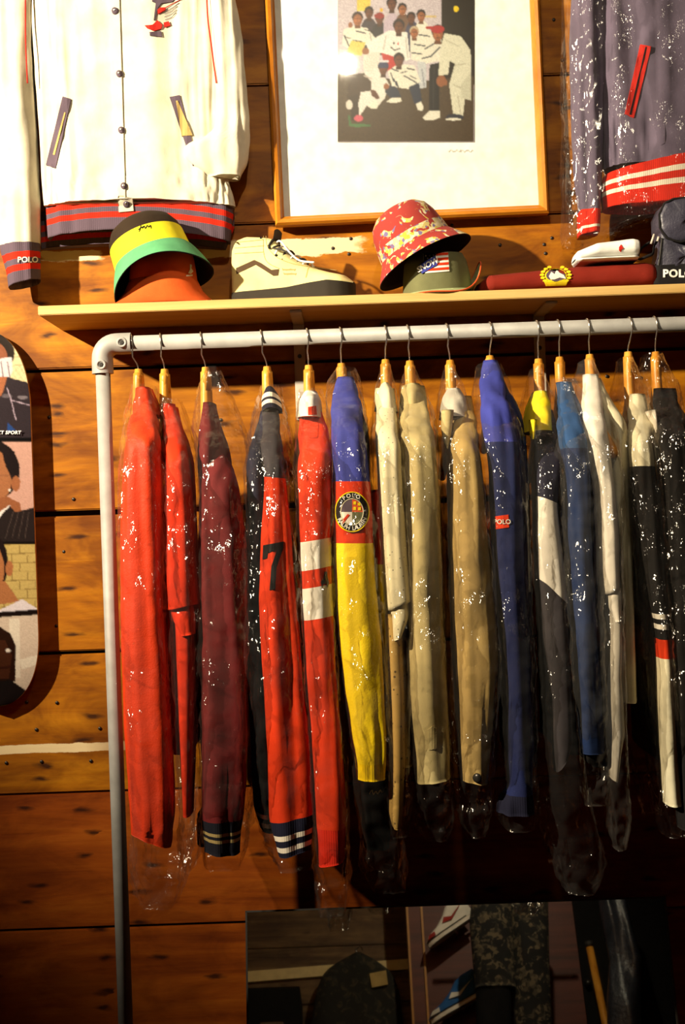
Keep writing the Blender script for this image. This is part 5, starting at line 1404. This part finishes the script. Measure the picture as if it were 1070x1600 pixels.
def MR(px, py, Y):
    """point at depth Y behind the viewer that the mirror shows at this pixel"""
    d = U(px, py, 1.0) - Vector((0, 0, CZ))
    o = Vector((0, 0, CZ))
    top = Vector((0, 3.305, mz)) + mnr * .002
    s = (top - o).dot(mnr) / d.dot(mnr)
    h = o + d * s
    r = d - mnr * 2 * d.dot(mnr)
    return h + r * ((Y - h.y) / r.y)
def mloft(rows, Y, hd, name, mt, root, n=32, seed=0, folds=.02, expo=2.4):
    V, ys = [], np.linspace(rows[0][0], rows[-1][0], 26)
    for y in ys:
        xl_ = np.interp(y, [r[0] for r in rows], [r[1] for r in rows]); xr_ = np.interp(y, [r[0] for r in rows], [r[2] for r in rows])
        L, R = MR(xl_, y, Y), MR(xr_, y, Y)
        M, H = (L + R) / 2, (R - L) / 2
        for k in range(n):
            a = 2 * math.pi * k / n
            P = M + H * spow(math.cos(a), 2 / expo) + Vector((0, hd * spow(math.sin(a), 2 / expo), 0))
            f = noise.noise(Vector((P.x * 16 + seed, P.y * 12, P.z * 4)))
            V.append(P + Vector((0, f * folds * math.sin(a), 0)))
    return mk(name, (V, grid_faces(26, n) + [tuple(range(n)), tuple(range(26 * n - 1, 25 * n - 1, -1))]), mt, root)
def mpoly(pts, Y, th): return prism([MR(x, y, Y) for x, y in pts], (0, -th, 0))
OY = RY0 + .02
tr = struct(mk('trim_1', mpoly([(330, 1522), (650, 1497), (650, 1513), (330, 1539)], OY, .02), 'cream_paint', smooth=False))
# dark fleece on its hook
p = MR(560, 1600, OY + .06)
t = thing('fleece_jacket', 'dark woolly jacket hanging on the far boards, seen in the mirror', 'jacket', (p.x, OY + .06, p.z - .3))
mloft([(1492, 553, 567), (1500, 535, 585), (1512, 515, 603), (1525, 503, 615), (1550, 494, 624), (1600, 486, 630), (1680, 480, 634)], OY + .075, .05, 'body', 'woolly_dark', t, 44, 2)
mk('chest_patch', mpoly([(577, 1521), (603, 1516), (606, 1538), (581, 1543)], OY + .135, .004), 'beige', t, smooth=False)
mk('hanging_hook', tube([MR(560, 1494, OY + .075), MR(555, 1484, OY + .075), MR(563, 1478, OY + .05), MR(566, 1484, OY)], .004, 8), 'steel', t)
# display panel with shoes
t = thing('display_stand', 'red-brown display board with two pale edge strips, seen in the mirror', 'display board', (MR(700, 1590, OY + .3).x, OY + .3, 0))
bp0, bp1 = MR(664, 1500, OY + .3).x, MR(905, 1500, OY + .3).x
mk('board', box(((bp0 + bp1) / 2, OY + .27, 1.35), (bp1 - bp0, .04, 2.7)), 'red_wood', t, smooth=False)
mk('side_post', box((MR(650, 1500, OY + .3).x, OY + .28, 1.35), (.085, .08, 2.7)), 'red_wood', t, smooth=False)
for q in (640, 663):
    mk('edge_strip', box((MR(q, 1500, OY + .3).x, OY + .325, 1.35), (.012, .012, 2.7)), 'yellow_edge', t, smooth=False)
mk('base_foot', box(((bp0 + bp1) / 2, OY + .2, .02), (bp1 - bp0, .3, .04)), 'red_wood', t, smooth=False)
def far_shoe(toe, heel, label, m1, m2, group='sneakers on the display board'):
    a, b_ = MR(*toe, OY + .42), MR(*heel, OY + .42)
    t = thing('display_sneaker', label, 'shoe', ((a.x + b_.x) / 2, OY + .37, min(a.z, b_.z)), group)
    d = b_ - a; L = d.length; d.normalize(); up = Vector((-d.z, 0, d.x)); up = up if up.z > 0 else -up
    V = []
    st = np.linspace(0, 1, 24)
    for part, f0, f1 in (('sole', lambda s: 0, lambda s: .028), ('upper', lambda s: .028, lambda s: np.interp(s, [0, .1, .3, .5, .65, .8, 1], [.03, .055, .07, .10, .135, .15, .15]))):
        V = []
        for s in st:
            w = np.interp(s, [0, .08, .3, .6, 1], [.008, .032, .045, .036, .03])
            z0, z1 = f0(s), f1(s)
            for k in range(12):
                an = math.pi * k / 11
                V.append(a + d * s * L + up * (z0 + (z1 - z0) * (math.sin(an) ** .5)) + Vector((0, math.cos(an) * w, 0)))
        mk(part, (V, grid_faces(24, 12, False)), 'white_rubber' if part == 'sole' else m1, t)
    P = [a + d * L * s + up * z + Vector((0, .047, 0)) for s, z in ((.42, .062), (.6, .05), (.9, .095), (.62, .066), (.5, .085))]
    mk('side_flash', prism(P, (0, -.006, 0)), m2, t, smooth=False)
    toe_p = [a + d * L * s + up * z + Vector((0, .046, 0)) for s, z in ((.03, .03), (.2, .03), (.22, .05), (.1, .048))]
    mk('toe_cap', prism(toe_p, (0, -.05, 0)), m2, t, smooth=False)
    mk('shelf_pin', tube([a + d * L * .6 + Vector((0, 0, -.004)), Vector(((a + d * L * .6).x, OY + .28, (a + d * L * .6).z - .004))], .006, 8), 'steel', t)
far_shoe((671, 1482), (742, 1432), 'red and white sneaker on the upper peg of the display board', 'white', 'shoe_red')
far_shoe((674, 1602), (760, 1552), 'blue and white sneaker on the lower peg of the display board', 'shoe_blue', 'white')
# patterned garment in front of the board
p = MR(800, 1600, OY + .75)
t = thing('patterned_shirt', 'black shirt with dim flower pattern hanging before the display board', 'shirt', (p.x, OY + .75, p.z - .4))
mloft([(1396, 738, 800), (1440, 733, 800), (1500, 738, 803), (1545, 742, 806)], OY + .75, .06, 'sleeve', 'dark_floral', t, 36, 5)
mloft([(1545, 743, 798), (1700, 746, 800)], OY + .76, .05, 'cuff', 'shadow_black', t, 30, 6)
mloft([(1396, 796, 856), (1500, 800, 858), (1700, 806, 866)], OY + .70, .07, 'body', 'dark_floral', t, 36, 7)
hp2 = MR(797, 1396, OY + .73)
mk('hanger_rod', tube([hp2 + Vector((-.3, 0, .0)), hp2 + Vector((.3, 0, 0))], .01, 10), 'rubber_black', t)
mk('hanging_cord', tube([hp2, Vector((hp2.x, hp2.y, RZ1))], .004, 8), 'rubber_black', t)
# dark coat and pole
p = MR(975, 1600, OY + .5)
t = thing('dark_coat', 'slate blue shiny coat hanging deep in the mirror beside the wooden pole', 'coat', (p.x, OY + .5, p.z - .4))
mloft([(1390, 932, 972), (1440, 940, 985), (1500, 952, 1002), (1560, 948, 1000), (1700, 950, 1005)], OY + .5, .07, 'body', 'dark_sheen', t, 44, 8, .05)
hp3 = MR(952, 1390, OY + .5)
mk('hanging_cord', tube([hp3 + Vector((0, 0, -.02)), Vector((hp3.x, hp3.y, RZ1))], .004, 8), 'rubber_black', t)
a_, b_ = MR(921, 1480, OY + .4), MR(948, 1610, OY + .4)
dd = (a_ - b_).normalized()
bot = b_ + dd * (-b_.z / dd.z)
t = thing('wooden_pole', 'slim wooden pole leaning in the dark beside the slate coat', 'pole', (bot.x, bot.y, 0))
mk('shaft', tube([bot, a_], .02, 14), 'hanger_wood', t)
mk('end_cap', tube([a_, a_ + dd * .03], .022, 14), 'rubber_black', t)
t = thing('door_panel', 'black door panel behind the slate coat, seen in the mirror', 'door', (MR(985, 1500, OY + .1).x, OY + .1, 0))  # a door panel with knob, standing behind the coat
dx0, dx1 = MR(900, 1500, OY + .1).x, RX1 - .01
mk('leaf', box(((dx0 + dx1) / 2, OY + .1, 1.3), (dx1 - dx0, .05, 2.6)), 'shadow_black', t, smooth=False)
mk('knob', disc(MR(918, 1538, OY + .13), EX, EZ, EY, .02, .03, 16, .01), 'dark_steel', t)
t = thing('storage_cabinet', 'small black cabinet standing under the cream trim, seen in the mirror', 'cabinet', (MR(430, 1560, OY + .2).x, OY + .2, 0))
c0, c1 = MR(384, 1560, OY + .25).x, MR(470, 1560, OY + .25).x
zt = MR(430, 1540, OY + .4).z
mk('body', box(((c0 - .3 + c1) / 2, OY + .2, zt / 2), (c1 - c0 + .3, .36, zt)), 'shadow_black', t, smooth=False, bevel=.004)
mk('door_handle', box(((c0 + c1) / 2, OY + .39, zt - .2), (.12, .02, .015)), 'dark_steel', t, smooth=False)
